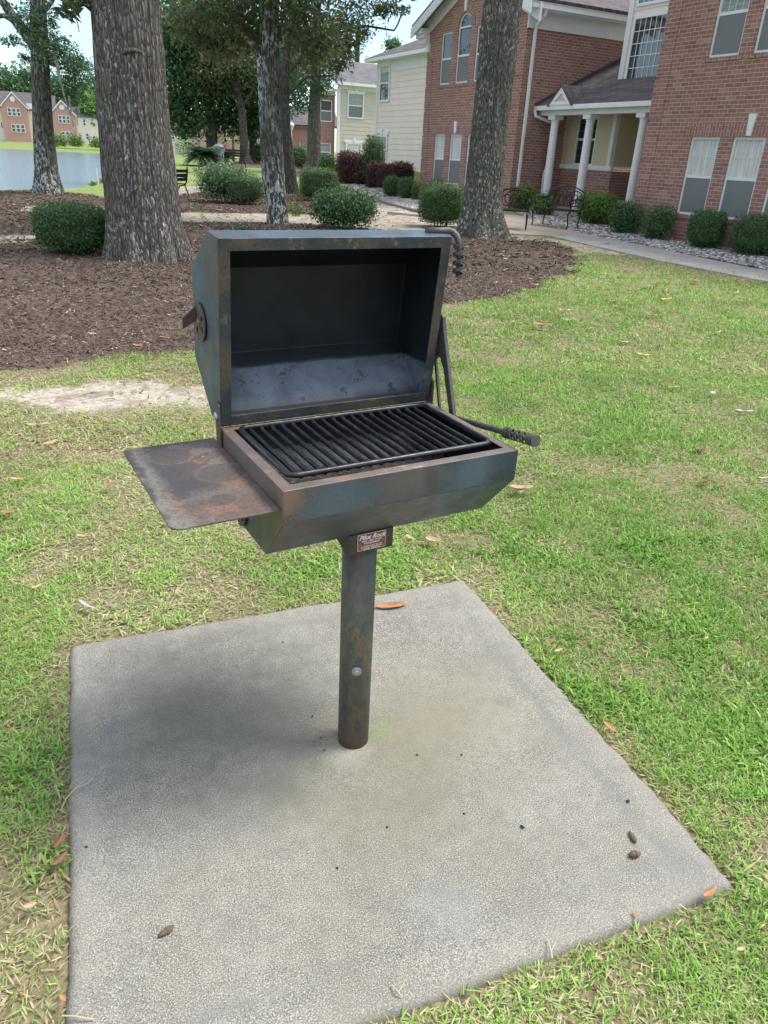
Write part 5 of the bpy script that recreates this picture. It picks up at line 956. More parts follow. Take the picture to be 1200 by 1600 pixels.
t5 = tree_at(490, 267, 'grey_trunk_tree', 'straight pale grey trunk between the twin trunks and the narrow brick bay'); y5 = t5.location.y
trunk_px([(267, 479, 502), (230, 480, 501), (175, 482, 501), (122, 485, 501), (60, 488, 502)], y5, 44, t5, bark_mat('pale_bark', (.085, .078, .07), (.16, .15, .135), (.25, .24, .22), (.32, .33, .3), .62, .9), .025, 12, .08, 9, 0, .1, top=lambda p: up(p, 3, .15))
crown(t5, [pb(505, 100, y5, 34, 30, 1.4), pb(480, 140, y5-.3, 16, 34, .8), pb(462, 165, y5, 16, 24, .8), pb(520, 60, y5, 50, 30, 1.6), pb(505, 135, y5, 22, 14, .8), pb(450, 95, y5, 40, 40, 1.6)], 7000, .14, L_OAK, cl=.3)
t6 = tree_at(384, 256, 'magnolia_tree', 'twisted trunk in the far mulch bed beside the fan palm, left of the pair'); y6 = t6.location.y
trunk_px([(256, 373, 396), (240, 375, 389), (200, 374, 386), (168, 372, 383), (130, 362, 376), (100, 352, 362)], y6, 40, t6, M_BARK4, .03, 12, .1, 10, 0, .12)
limbs(t6, [[(378, 168, y6, .13), (396, 140, y6, .10), (402, 100, y6, .07)], [(372, 150, y6, .1), (345, 148, y6, .07), (315, 140, y6, .04)], [(362, 130, y6, .1), (345, 95, y6, .07)]], M_BARK4)
crown(t6, [pb(340, 110, y6, 40, 26, 1.5), pb(390, 105, y6, 34, 30, 1.4), pb(310, 130, y6+.5, 28, 24, 1.2), pb(375, 145, y6+.6, 26, 16, 1.)], 6500, .24, L_MAG, cl=.35, asp=.4)
t7 = tree_at(397, 255, 'leafy_tree', 'straight brown trunk in the far mulch bed, right of the twisted magnolia trunk'); y7 = t7.location.y+1; t7.location.y = y7
trunk_px([(254, 388, 402), (230, 389, 399), (185, 390, 397), (140, 391, 397)], y7, 26, t7, M_BARK4, .02, 8, .06, 11, 0, .15)
crown(t7, [pb(425, 150, y7+1, 26, 30, 1.2), pb(415, 110, y7+1, 36, 30, 1.5), pb(440, 185, y7+1.5, 12, 18, 1)], 5000, .2, L_OAK, cl=.3)
# dark oak whose branches hang low behind

t9 = tree_at(300, 238, 'dark_oak', 'dense dark oak with low hanging boughs just right of the thickest trunk'); y9 = 54.; t9.location = (wy(330, 200, y9).x, y9, Hs(wy(330, 200, y9).x, y9))
sk = [(t9.location.x, y9, t9.location.z-.2, .4), (t9.location.x, y9, 4, .3), (t9.location.x-.5, y9, 9, .2)]; skin(sk, 24, t9, 'trunk', M_BARK4, .03, 10, .1, 12, .2)
crown(t9, [pb(285, 110, y9, 42, 40, 2.4), pb(275, 170, y9, 26, 30, 1.6), pb(330, 150, y9, 34, 34, 2), pb(300, 195, y9, 30, 16, 1.4), pb(350, 185, y9+1, 26, 22, 1.5), pb(395, 150, y9+1, 30, 40, 2), pb(350, 90, y9+1, 70, 36, 3), pb(262, 60, y9, 40, 30, 2.), pb(440, 110, y9+2, 40, 50, 3), pb(400, 195, y9+2, 30, 20, 2), pb(310, 40, y9, 90, 40, 3)], 30000, .30, L_DARK, cl=.6, asp=.5)
# trees across the lake and beyond the roofs
specs = [(-60, 140, 185, 34, 30), (-18, 128, 180, 32, 30), (12, 132, 178, 24, 28), (38, 128, 182, 24, 26), (70, 138, 186, 24, 26), (98, 142, 180, 22, 26), (118, 152, 176, 16, 20), (140, 140, 188, 22, 24), (150, 166, 170, 16, 20), (178, 150, 182, 26, 30), (210, 150, 185, 28, 30), (240, 160, 180, 26, 26), (270, 165, 185, 24, 24)]
labs = ['outermost left broad tree', 'rounded tree at the left frame edge', 'tree above the left pink gable', 'tree just left of the mossy lakeside trunk', 'tree right behind the mossy lakeside trunk', 'tree between the two pink gables', 'low tree above the right pink gable', 'tall tree above the white house end', 'lime green tree above the white house end', 'tree hidden behind the thick trunk, left half', 'tree hidden behind the thick trunk, right half', 'tree beyond the dark oak', 'tree farthest right of the far bank row']
for i, ((u, v, y, ru, rv), lb) in enumerate(zip(specs, labs)):
    y += 55; c = wy(u, v, y); t = empty('distant_tree', (c.x, y, Hs(c.x, y)), 0, lb+' across the lake', 'tree', 'trees across the lake'); skin([(c.x, y, t.location.z-.3, .5), (c.x, y, c.z, .3)], 8, t, 'trunk', M_BARK4, .02, 6, 0, 3, 1.5)
    b = pb(u, v, y, ru, rv); (cx_, cy_, cz_), (rx, ry, rz) = b
    crown(t, [b, ((cx_-rx*.5, cy_-1, cz_-rz*.5), (rx*.7, ry*.6, rz*.7)), ((cx_+rx*.5, cy_-1, cz_-rz*.55), (rx*.7, ry*.6, rz*.65)), ((cx_, cy_, max(t.location.z+2.5, cz_-rz*1.2)), (rx*.8, ry*.6, rz*.6))], 1900, 1.0, L_FARL if i in (8,) else L_FAR, cl=1.4, asp=.6)
for (u, v, y, ru, rv, lb) in ((613, 72, 62, 12, 10, 'small tree top showing above the cream wing roof'), (560, 30, 66, 40, 20, 'tree behind the grey shingled roof')):
    c = wy(u, v, y); t = empty('background_tree', (c.x, y, Hs(c.x, y)), 0, lb, 'tree'); skin([(c.x, y, t.location.z-.3, .3), (c.x, y, c.z, .15)], 8, t, 'trunk', M_BARK4, .02, 6, 0, 3, 1.5)
    if v == 72: crown(t, [pb(u, v, y, ru, rv, .8)], 500, .25, L_OAK, cl=.35)
    else: t.location.z = t.location.z; crown(t, [pb(470, 90, y, 40, 34, 2)], 2200, .35, L_DARK, cl=.6)

# ------------------------------------------------------------------ shrubs
def SHP(p): return p+1.8 if p >= 2.6 else p
def shrub(u0, u1, v0, v1, label, mat, n=3500, size=.03, p=3, dratio=.8, name='clipped_shrub', core=M_CORE, group=None, stems=True, lump=.16, loose=0, cat='shrub', parent_only=False, spread=1., back=.5):
    f = gp((u0+u1)/2, v1); dep = depth(f); s_ = dep/F_PX; w = (u1-u0)*s_/2; h = (v1-v0)*s_*1.0; d_ = w*dratio; dirv = Vector((f.x, f.y, 0)).normalized(); c = f+dirv*d_*back*1.6; k = depth(c)/dep; w *= (1+k)/2*.92; h *= 1.0
    e = empty(name, (c.x, c.y, Hs(c.x, c.y)), 0, label, cat, group); z0 = e.location.z; sh = .10*h if stems else -.02
    p = SHP(p); hh = (h-sh)/2; cen = np.array([c.x, c.y, z0+sh+hh]); ax1 = np.array([dirv.y, -dirv.x, 0]); ax2 = np.array([dirv.x, dirv.y, 0])
    def surf(D):
        q = (np.abs(D)**p).sum(1)**(1/p); q = D/q[:, None]; nzv = 1+lump*2*(fbm(q[:, 0]*2.2+c.x*3+40, q[:, 1]*2.2+40, q[:, 2]*2.2+40, 5, 3)-.5); q = q*nzv[:, None]
        return cen+q[:, :1]*w*ax1+q[:, 1:2]*d_*ax2+q[:, 2:]*np.array([0, 0, hh])
    D = RNG.normal(0, 1, (n, 3)); D /= np.linalg.norm(D, axis=1)[:, None]; S_ = surf(D); N_ = D[:, :1]*ax1+D[:, 1:2]*ax2+D[:, 2:]*np.array([0, 0, 1.])
    ins = RNG.random(n)**2.2*(.16+loose); S_ = S_+(cen-S_)*(ins-.16*(RNG.random(n) < .05)*RNG.random(n))[:, None]+RNG.normal(0, size*.6*(1+loose*4), (n, 3))
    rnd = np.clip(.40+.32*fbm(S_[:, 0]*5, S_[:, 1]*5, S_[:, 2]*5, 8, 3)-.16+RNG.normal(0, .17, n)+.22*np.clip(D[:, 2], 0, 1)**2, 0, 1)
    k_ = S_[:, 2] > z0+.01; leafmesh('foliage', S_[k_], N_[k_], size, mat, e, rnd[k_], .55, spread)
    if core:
        D2 = ICO.copy(); V2 = D2; F2 = ICF
        for _ in range(3):
            edges = {}; Vl = list(map(tuple, V2)); nf = []
            for f_ in F2:
                m3 = []
                for a, b in ((0, 1), (1, 2), (2, 0)):
                    key = tuple(sorted((f_[a], f_[b])))
                    if key not in edges: q = np.array(Vl[key[0]])+np.array(Vl[key[1]]); q /= np.linalg.norm(q); edges[key] = len(Vl); Vl.append(tuple(q))
                    m3.append(edges[key])
                nf += [(f_[0], m3[0], m3[2]), (f_[1], m3[1], m3[0]), (f_[2], m3[2], m3[1]), tuple(m3)]
            V2 = np.array(Vl); F2 = np.array(nf)
        Q = surf(V2); Q = cen+(Q-cen)*(.86-loose*.9); Q[:, 2] = np.maximum(Q[:, 2], z0-.02); npmesh('light_blocking_core', Q-np.array(e.location), F2, core, e, smooth=True)  # dark solid added inside the leaves to block light
    if stems:
        for i in range(5):
            a = i*1.257+.4; b0 = np.array([c.x, c.y, z0-.03])+.25*w*(cos(a)*ax1+sin(a)*ax2); b1 = cen+.5*w*(cos(a)*ax1)+.5*d_*sin(a)*ax2; m = MB(); m.tube([Vector(b0)-e.location, Vector(b0*.5+b1*.5)-e.location+Vector((.02, 0, 0)), Vector(b1)-e.location], [.016, .012, .008], 5); m.build('stem', M_STEM, e)
    return e
SH = [
 (63, 176, 328, 401, 'dark rounded boxwood beside the thickest trunk, at the left edge', L_BOX, 9000, .036, 2.6, .8),
 (305, 400, 262, 320, 'loose twiggy shrub left of the small clipped box and behind the lid', L_GLO, 4200, .06, 2.3, .8),
 (356, 412, 277, 322, 'dark clipped box touching the left side of the slim lichen-patched trunk', L_BOX, 4500, .04, 2.8, .8),
 (466, 530, 268, 316, 'clipped rounded box between the twin trunks and the burgundy hedge', L_BOXL, 5200, .042, 2.8, .8),
 (484, 590, 303, 360, 'wide leafy green shrub right behind the top of the grill lid', L_GLO, 5600, .062, 2.4, .7),
 (650, 726, 295, 357, 'dense clipped box against the left side of the lichen-flecked oak', L_BOXL, 7500, .036, 3., .8),
 (396, 412, 228, 256, 'small far shrub left of the slim lichen-patched trunk near the mulch bed', L_BOX, 900, .1, 2.4, .8),
 (456, 480, 233, 264, 'bright clipped shrub between the leaning trunk and the pale grey trunk', L_BOXL, 1500, .08, 2.6, .8),
 (499, 523, 247, 273, 'clipped shrub below the window of the narrow brick bay', L_BOXL, 1500, .08, 2.8, .8),
 (524, 568, 245, 289, 'largest burgundy shrub, under the pale siding window', L_RED, 3800, .075, 2.8, .8),
 (552, 576, 250, 290, 'narrow burgundy shrub tucked against the tall green cone shrub', L_RED, 1600, .075, 2.6, .8),
 (564, 598, 222, 292, 'tall green upright shrub between the burgundy shrubs', L_GLO, 4200, .07, 2.2, .9),
 (572, 596, 260, 295, 'front burgundy shrub right beside the tall green cone', L_RED, 2200, .065, 2.6, .8),
 (588, 614, 262, 299, 'middle burgundy shrub in the row before the cream siding', L_RED, 2400, .06, 2.6, .8),
 (606, 646, 259, 286, 'wide burgundy shrub ending at the brick gable corner', L_RED, 2600, .065, 2.8, .7),
 (598, 624, 280, 309, 'leftmost small clipped box on the pale gravel', L_BOXL, 2200, .045, 2.8, .8),
 (621, 646, 282, 312, 'second small clipped box on the pale gravel, before the gable corner', L_BOXL, 2200, .045, 2.8, .8),
 (642, 668, 291, 314, 'third small clipped box, below the left gable window', L_BOXL, 2000, .045, 2.8, .8),
 (666, 700, 286, 308, 'low green shrub under the middle gable window', L_GLO, 1800, .05, 2.4, .8),
 (700, 730, 287, 308, 'low green shrub just left of the oak under the gable windows', L_GLO, 1500, .05, 2.4, .8),
 (802, 832, 296, 330, 'yellow-green leafy shrub behind the armchair, at the foot of the downspout', L_YEL, 2200, .07, 2.2, .8),
 (832, 862, 310, 338, 'low yellow-green shrub behind the loveseat bench', L_YEL, 1600, .07, 2.2, .8),
 (898, 962, 308, 353, 'bright yellow-green shrub at the porch corner, right of the loveseat bench', L_YEL, 4800, .065, 2.3, .8),
 (950, 994, 322, 367, 'dark green clipped shrub at the last porch column', L_GLO, 3400, .05, 2.6, .8),
 (1001, 1046, 328, 377, 'thin clipped shrub at the corner of the brick block', L_GLO, 3000, .045, 2.8, .8),
 (1069, 1125, 336, 391, 'dense clipped box below the first ground floor window', L_BOX, 5200, .038, 3., .8),
 (1136, 1212, 343, 403, 'largest clipped box before the brick wall, at the right frame edge', L_BOX, 6000, .036, 3., .8),
]
for (a, b, c_, d_, lb, mt, n, sz, p, dr) in SH:
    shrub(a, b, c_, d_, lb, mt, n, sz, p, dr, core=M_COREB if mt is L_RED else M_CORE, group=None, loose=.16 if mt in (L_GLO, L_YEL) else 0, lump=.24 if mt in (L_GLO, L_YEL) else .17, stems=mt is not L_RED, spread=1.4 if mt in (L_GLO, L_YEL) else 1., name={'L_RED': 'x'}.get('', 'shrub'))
# low weeds and small plants on the mulch
def plant(u, v, wpx, hpx, label, mat, n=40, name='small_plant'):
    f = gp(u, v); s_ = depth(f)/F_PX; e = empty(name, f, 0, label, 'plant'); C = []; m = MB()
    for i in range(n):
        a = random.uniform(0, 2*pi); r = random.random()**.6*wpx*s_/2; h = hpx*s_*random.uniform(.35, 1)*(1-.4*r/(wpx*s_/2)); tip = Vector((r*cos(a), r*sin(a)*.7, h)); m.tube([Vector((tip.x*.3, tip.y*.3, -.02)), tip*.6+Vector((0, 0, .02)), tip], [.004, .003, .002], 3)
        for k in range(7): q = tip*(.45+.55*k/6); C.append((q.x+random.gauss(0, .025), q.y+random.gauss(0, .025), max(.01, q.z)+random.gauss(0, .015)))
    m.build('stem', M_STEM, e)['kind'] = 'stuff'; leafmesh('leaves', np.array(C)+np.array(f), None, .055*max(1, s_*60), mat, e, RNG.random(len(C)), .4)
plant(375, 360, 60, 16, 'low ferny weeds on the mulch just above the lid, left of the slim trunk', L_GLO, 60)
plant(462, 338, 34, 34, 'sparse leafy plant at the foot of the slim lichen-patched trunk', L_YEL, 40)
plant(146, 292, 14, 12, 'small sapling on the shore between the lake and the thick trunk', L_FAR, 16); plant(162, 288, 14, 16, 'shore weeds touching the left edge of the thick trunk', L_FARL, 20)
plant(300, 400, 16, 26, 'reddish little plant at the right foot of the thickest trunk', leaf_mat('rusty_leaves', [(0, (.12, .05, .02)), (1, (.34, .12, .05))]), 14)
plant(536, 300, 24, 14, 'tuft of lime grass and orange flowers beside the pale gravel', L_YEL, 30)
for (u, v, w, h, lb) in ((94, 231, 20, 14, 'lime bush on the far bank, right of the mossy lakeside trunk'), (120, 230, 16, 15, 'round green bush on the far bank between two lime bushes'), (152, 231, 18, 12, 'lime bush on the far bank nearest the thick trunk'), (288, 246, 26, 28, 'bright lime bush on the lake bank left of the sago palm')):
    shrub(u-w/2, u+w/2, v-h, v, lb, L_FARL if 'lime' in lb else L_FAR, 900, .45 if v < 240 else .2, 2.2, .7, core=None if 'lime' in lb else M_CORE, stems=False, lump=.3, loose=.25)
# sago palms and the fan palm
def frond(m, base, az, L, lift, droop_, w=.16, nl=16):
    pts = []
    for i in range(nl+1):
        q = i/nl; r = L*q; pts.append(Vector(base)+Vector((cos(az)*r, sin(az)*r, L*(lift*q-droop_*q*q))))
    sd_ = Vector((-sin(az), cos(az), 0))
    for i in range(1, nl):
        p = pts[i]; t_ = (pts[i+1]-pts[i-1]).normalized(); ww = w*sin(pi*min(.97, (i+2)/(nl+2)))*L
        for s_ in (-1, 1): tip = p+sd_*s_*ww+t_*ww*.5-Vector((0, 0, ww*.25)); m.add([p-t_*.02*L, tip, p+t_*.02*L], [(0, 1, 2)])
def mface(name, m, mat, par):
    F3 = np.array(m.f); return npmesh(name, np.array(m.v), F3, mat, par, fattr=dict(rnd=RNG.random(len(F3)//1)))
def sago(u, v, L, n, label):
    f = gp(u, v); e = empty('sago_palm', f, 0, label, 'palm'); m = MB(); m.lathe([(.18, -.1), (.2, .2), (.14, .4)], n=10); m.build('trunk', M_BARK4, e)
    for i in range(n): mm = MB(); frond(mm, (0, 0, .38), i*2.4, L*random.uniform(.8, 1.1), random.uniform(.15, 1.25), random.uniform(.5, .95), .26, 24); mface('frond', mm, L_PALMD, e)
L_PALMD = leaf_mat('sago_leaves', [(0, (.012, .035, .015)), (.6, (.03, .08, .03)), (1, (.06, .13, .05))], .12)
sago(318, 259, 1.2, 95, 'large dark sago palm in the far mulch bed, left of the grey bin'); sago(354, 255, .85, 50, 'smaller sago palm right of the grey bin, under the fan palm')
sago(335, 250, 1.1, 50, 'rear sago palm behind the grey bin')
def fanpalm(u, v, crown_v, rp, label, dy=0):
    f = gp(u, v); f = Vector((f.x, f.y, f.z)); e = empty('fan_palm', f, 0, label, 'palm'); top = wy(u, crown_v, f.y); h = top.z-f.z; m = MB(); m.tube([(0, 0, -.1), (.03, 0, h*.5), (0, 0, h)], [.16, .13, .12], 10); m.build('trunk', M_BARK4, e); s_ = rp*depth(top)/F_PX
    for i in range(26):
        az = i*2.4; el = random.uniform(-.75, .9); d = Vector((cos(az)*cos(el), sin(az)*cos(el), sin(el))); c_ = Vector((0, 0, h))+d*s_*.5; mm = MB(); mm.tube([(0, 0, h), c_], .015, 3)
        V3 = []; sdv = d.cross(Vector((0, 0, 1))).normalized(); mm = MB(); upv = sdv.cross(d)
        for k in range(13):
            a = (k-6)*.22; tp = c_+(d*cos(a)+sdv*sin(a))*s_*.62-Vector((0, 0, .22*s_)); pm_ = c_+(d*cos(a)+sdv*sin(a))*s_*.3; wv = (sdv*cos(a)-d*sin(a))*.035; mm.add([c_, pm_-wv, pm_+wv], [(0, 1, 2)]); mm.add([pm_-wv, tp, pm_+wv], [(0, 1, 2)])
        mm.add([(0, 0, h), c_, c_+Vector((.02, .02, .02))], [(0, 1, 2)]); mface('frond', mm, L_PALM, e)
fanpalm(365, 252, 203, 44, 'yellowish fan palm in the far mulch bed beside the twisted magnolia trunk'); fanpalm(463, 246, 196, 16, 'small fan palm before the pink brick wall, left of the pale grey trunk')

# ------------------------------------------------------------------ benches, bin, pot, lamp
M_IRON = plain('black_iron', (.018, .018, .02), .4, .5, .2, 20)
def fly_arc(cx, cz, r, a0, a1, n=8, y=0, rz=None): rz = rz or r; return [(cx+r*cos(a0+(a1-a0)*i/n), y, cz+rz*sin(a0+(a1-a0)*i/n)) for i in range(n+1)]
def garden_bench(u, v, yaw, w, label, arched=True):
    p = gp(u, v); e = empty('garden_bench', p, yaw, label, 'bench'); sh = .42; D = .42; M_ = M_IRON; tilt = lambda z: (z-sh)*.28
    m = MB(); m.box(-w/2, w/2, -D/2, D/2, sh-.012, sh+.012)
    for i in range(9): yv = -D/2+.03+i*(D-.06)/8; m.box(-w/2+.02, w/2-.02, yv-.012, yv+.012, sh+.014, sh+.022)
    m.build('seat', M_, e, bevel=.004)
    T = lambda pts: [(x, D/2+tilt(z), z) for x, _, z in pts]
    m = MB(); hw = w/2; zt = .84; m.tube(T([(-hw, 0, sh), (-hw, 0, zt-.02)]), .019, 6); m.tube(T([(hw, 0, sh), (hw, 0, zt-.02)]), .019, 6)
    m.tube(T([(-hw, 0, zt-.02)]+[(-hw+w*i/16, 0, zt-.02+(.13 if arched else .06)*sin(pi*i/16)**1.2) for i in range(1, 16)]+[(hw, 0, zt-.02)]), .017, 6); m.tube(T([(-hw, 0, sh+.09), (hw, 0, sh+.09)]), .010, 6)
    k = 2 if w > .8 else 1
    for j in range(k):
        cx = 0 if k == 1 else (-.25+.5*j)*w; rw = (w/k)*.40
        m.tube(T(fly_arc(cx, .67, rw, 0, 2*pi, 18, rz=.17)), .012, 5); m.tube(T(fly_arc(cx, .66, rw*.5, 0, 2*pi, 14, rz=.10)), .010, 5)
        for s_ in (-1, 1): m.tube(T(fly_arc(cx+s_*rw*.75, .62, rw*.5, 0, 2*pi, 12, rz=.12)), .010, 5); m.tube(T([(cx+s_*rw*.2, 0, sh+.09), (cx+s_*rw*.5, 0, .60), (cx+s_*rw*.1, 0, .86)]), .007, 5)
    m.tube(T([(0, 0, sh+.09), (0, 0, zt+.08)]), .008, 5); m.build('backrest', M_, e)
    for s_ in (-1, 1):
        m = MB(); x = s_*hw; m.tube([(x, D/2+.07, .66), (x, .05, .67), (x, -D/2-.02, .66), (x, -D/2-.05, .63), (x, -D/2-.02, .60), (x, -D/2+.03, .52), (x, -D/2+.02, sh)], .017, 6); m.build('armrest', M_, e)
        for yy, o in ((-D/2, -1), (D/2, 1)): m = MB(); m.tube([(x, yy-o*.05, sh), (x, yy+o*.035, sh-.07), (x, yy+o*.03, sh-.17), (x, yy-o*.01, .10), (x, yy+o*.03, .02), (x, yy+o*.07, .012)], [.022, .022, .018, .016, .017, .018], 6); m.build('leg', M_, e)
        m = MB(); m.tube([(x, -D/2+.03, sh-.05), (x, -.06, sh-.13), (x, .06, sh-.13), (x, D/2-.03, sh-.05)], .008, 5); m.build('side_stretcher', M_, e)
    return e
garden_bench(800, 359, radians(-8), .62, 'black iron armchair with a looped back, just right of the lichen-flecked oak', False)
garden_bench(866, 356, radians(-48), 1.05, 'black iron loveseat bench with arched scroll back by the porch columns')
def park_bench(u, v, yaw, label, w=1.5, hs=1.):
    e = empty('park_bench', gp(u, v), yaw, label, 'bench')
    for nm, rows in (('seat', [(-.22+.11*i, .43, 0) for i in range(4)]), ('backrest', [(.20+.03*i, .56+.12*i, 1) for i in range(3)])):
        m = MB()
        for (yy, zz_, vt) in rows:
            if vt: m.box(-w/2, w/2, yy-.012, yy+.012, zz_-.045, zz_+.045)
            else: m.box(-w/2, w/2, yy-.045, yy+.045, zz_-.012, zz_+.012)
        m.build(nm, M_IRON, e)
    for s_ in (-1, 1):
        x = s_*(w/2-.04)
        m = MB(); m.tube([(x, .27, .92), (x, .20, .50), (x, .13, .40), (x, .22, .18), (x, .34, .0)], .024, 6); m.build('leg', M_IRON, e); m = MB(); m.tube([(x, .14, .40), (x, -.1, .36), (x, -.2, .2), (x, -.30, .0)], .022, 6); m.build('leg', M_IRON, e)
        m = MB(); m.tube([(x, .2, .62), (x, -.1, .63), (x, -.24, .60), (x, -.22, .42)], .018, 6); m.build('armrest', M_IRON, e)
park_bench(262, 311, radians(-118), 'black park bench half hidden by the thickest trunk, facing the lake', 1.4)
park_bench(366, 262, radians(-10), 'small black bench under the fan palm by the twisted magnolia trunk', 1.1)
p = gp(343, 259); e = empty('litter_bin', p, 0, 'blue-grey cylindrical litter bin with a domed lid between the sago palms', 'bin'); m = MB(); m.lathe([(.24, 0), (.26, .05), (.26, .85), (.25, .88)], n=24); m.build('bin_body', plain('bin_grey', (.17, .21, .25), .6), e)
m = MB(); m.lathe([(.29, .88), (.29, .93), (.2, 1.02), (.08, 1.06), (.06, 1.12)], n=24); m.build('bin_lid', plain('bin_lid', (.12, .16, .18), .6), e)
p = gp(335, 259); e = empty('flower_pot', p, 0, 'terracotta orange pot standing left of the blue-grey litter bin', 'pot'); m = MB(); m.lathe([(.19, 0), (.27, .36), (.30, .36), (.30, .44), (.26, .44), (.25, .38), (.05, .37)], n=20); m.build('pot_body', plain('terracotta', (.45, .13, .08), .8), e)
p = gp(456, 262); e = empty('lamp_post', p, 0, 'white lamp post right of the leaning trunk before the pink brick wall', 'lamp'); m = MB(); m.lathe([(.06, 0), (.04, .2), (.03, 1.9), (.05, 1.95)], n=10); m.build('pole', M_TRIM, e); m = MB(); m.lathe([(.05, 1.95), (.16, 2.2), (.18, 2.24), (.03, 2.4)], n=8); m.build('lantern', M_TRIM, e)
p = gp(154, 291); m = MB(); m.tube([(0, 0, -.1), (0, 0, 1.0)], .025, 6); o = m.build('marker_post', M_TRIM); o.location = p; tag(o, 'thin white marker post on the shore left of the thick trunk', 'post')

# ------------------------------------------------------------------ fallen leaves and small litter
def dleaf(u, v, L, yaw, label, colr, curl=.3, group=None, w=.38, z=.035, name='fallen_leaf'):
    f = gp(u, v); padz = float(pad_sd(np.array([f.x]), np.array([f.y]))[0]) < 0; zb = .003 if padz else Hs(f.x, f.y)+z; n = 12; V = []; Fc = []
    for i in range(n+1):
        q = i/n; hw = w*L*.5*(sin(pi*q**.85))**.8 if 0 < i < n else .0008; x = (q-.5)*L; zc = curl*L*(q-.45)**2*1.2
        wv = .02*L*sin(q*9+yaw)
        for k in (-1, -.5, 0, .5, 1): V.append((x, k*hw, zc+abs(k)*hw*curl*.9+wv*k))
    for i in range(n):
        for k in range(4): a = i*5+k; Fc.append((a, a+1, a+6, a+5))
    m = MB(); m.add(V, Fc); t = LM[colr]; o = m.build(name, t, None, smooth=True, solid=.0006); o.location = (f.x, f.y, zb+.002); o.rotation_euler = (random.uniform(-.12, .12) if not padz else 0, random.uniform(-.12, .12) if not padz else 0, yaw); return tag(o, label, 'leaf', group)
def lmt(nm, a, b):
    t = MT(nm, .65, 0, .3); v = t.map(scale=(1, 5, 1)); c = t.mix(t.ramp(t.noise(25, 5, .6), [(.35, 0), (.65, 1)]), a, b); sep = t.n.new('ShaderNodeSeparateXYZ'); t.L(t.obj, sep.inputs[0]); mid = t.math('ABSOLUTE', sep.outputs['Y']); c = t.mix(t.ramp(mid, [(.0006, .6), (.0016, 0)]), c, tuple(min(1, x*1.5) for x in b)); t.color(c); return t.m
LM = dict(orange=lmt('orange_leaf', (.23, .105, .045), (.38, .19, .085)), tan=lmt('tan_leaf', (.30, .19, .11), (.47, .33, .21)), brown=lmt('brown_leaf', (.13, .062, .035), (.26, .13, .07)), yellow=lmt('yellow_leaf', (.42, .30, .05), (.60, .45, .11)), pale=lmt('pale_leaf', (.36, .31, .25), (.52, .47, .40)), grey=lmt('grey_feather', (.2, .2, .19), (.4, .4, .38)))
dleaf(611, 956, .125, .25, 'large curled orange-brown leaf on the concrete pad right behind the post', 'orange', .28, w=.30)
dleaf(949, 1151, .05, -1.0, 'orange leaf lying on the right edge of the concrete pad', 'orange', .2)
dleaf(1103, 1411, .042, .5, 'orange leaf at the near right pad corner', 'orange', .3)
dleaf(812, 776, .12, .1, 'curled tan leaf on the grass right below the firebox end', 'tan', .6, w=.5)
dleaf(1003, 560, .115, -.35, 'long yellow leaf lying alone in the middle of the lawn', 'yellow', .1, w=.3); dleaf(881, 489, .14, -.05, 'yellow leaf on the lawn nearest the mulch curve', 'yellow', .1, w=.25)
dleaf(1160, 650, .11, -.2, 'long pale tan leaf at the right frame edge of the lawn', 'pale', .2, w=.3); dleaf(1093, 711, .075, -.2, 'brown leaf on the lawn below the long pale leaf', 'brown', .3, w=.7)
dleaf(1098, 762, .075, .2, 'darkest brown leaf pair at the right of the lawn, left piece', 'brown', .5, w=.5); dleaf(1122, 767, .045, 1.2, 'darkest brown leaf pair at the right of the lawn, right piece', 'brown', .5, w=.5)
dleaf(1112, 622, .05, .8, 'small pale blotchy leaf on the lawn left of the long pale leaf', 'pale', .5, w=.8); dleaf(1190, 757, .05, 0, 'white-grey leaf scrap at the right frame edge', 'pale', .4)
dleaf(60, 673, .12, .3, 'long tan leaf on the left lawn below the sandy strip', 'tan', .3, w=.2); dleaf(14, 812, .06, .1, 'orange leaf at the left frame edge level with the shelf front', 'orange', .3, w=.5)
dleaf(138, 958, .085, -.5, 'slender grey feather at the far left corner of the pad', 'grey', .35, w=.18, z=.03, name='feather')['category'] = 'feather'
dleaf(258, 534, .09, .05, 'bright orange leaf on the mulch left of the lid damper', 'orange', .2, w=.4); dleaf(216, 547, .08, .2, 'orange leaf on the mulch edge, second from the lid', 'orange', .3, w=.5); dleaf(308, 542, .06, .2, 'orange leaf on the mulch touching the lid outline', 'orange', .3, w=.5); dleaf(233, 593, .06, .1, 'pale tan leaf on the sandy strip edge', 'tan', .3, w=.5)
dleaf(97, 1332, .045, 1.5, 'brown leaf standing against the left pad edge, upper one', 'brown', .3, w=.5); dleaf(98, 1360, .04, 1.2, 'brown leaf against the left pad edge, lower one', 'brown', .3, w=.5); dleaf(103, 1578, .02, -.6, 'orange scrap at the near left pad corner', 'orange', .3, w=.6); dleaf(52, 1432, .025, .4, 'small tan leaf in the left foreground grass', 'tan', .3, w=.6)
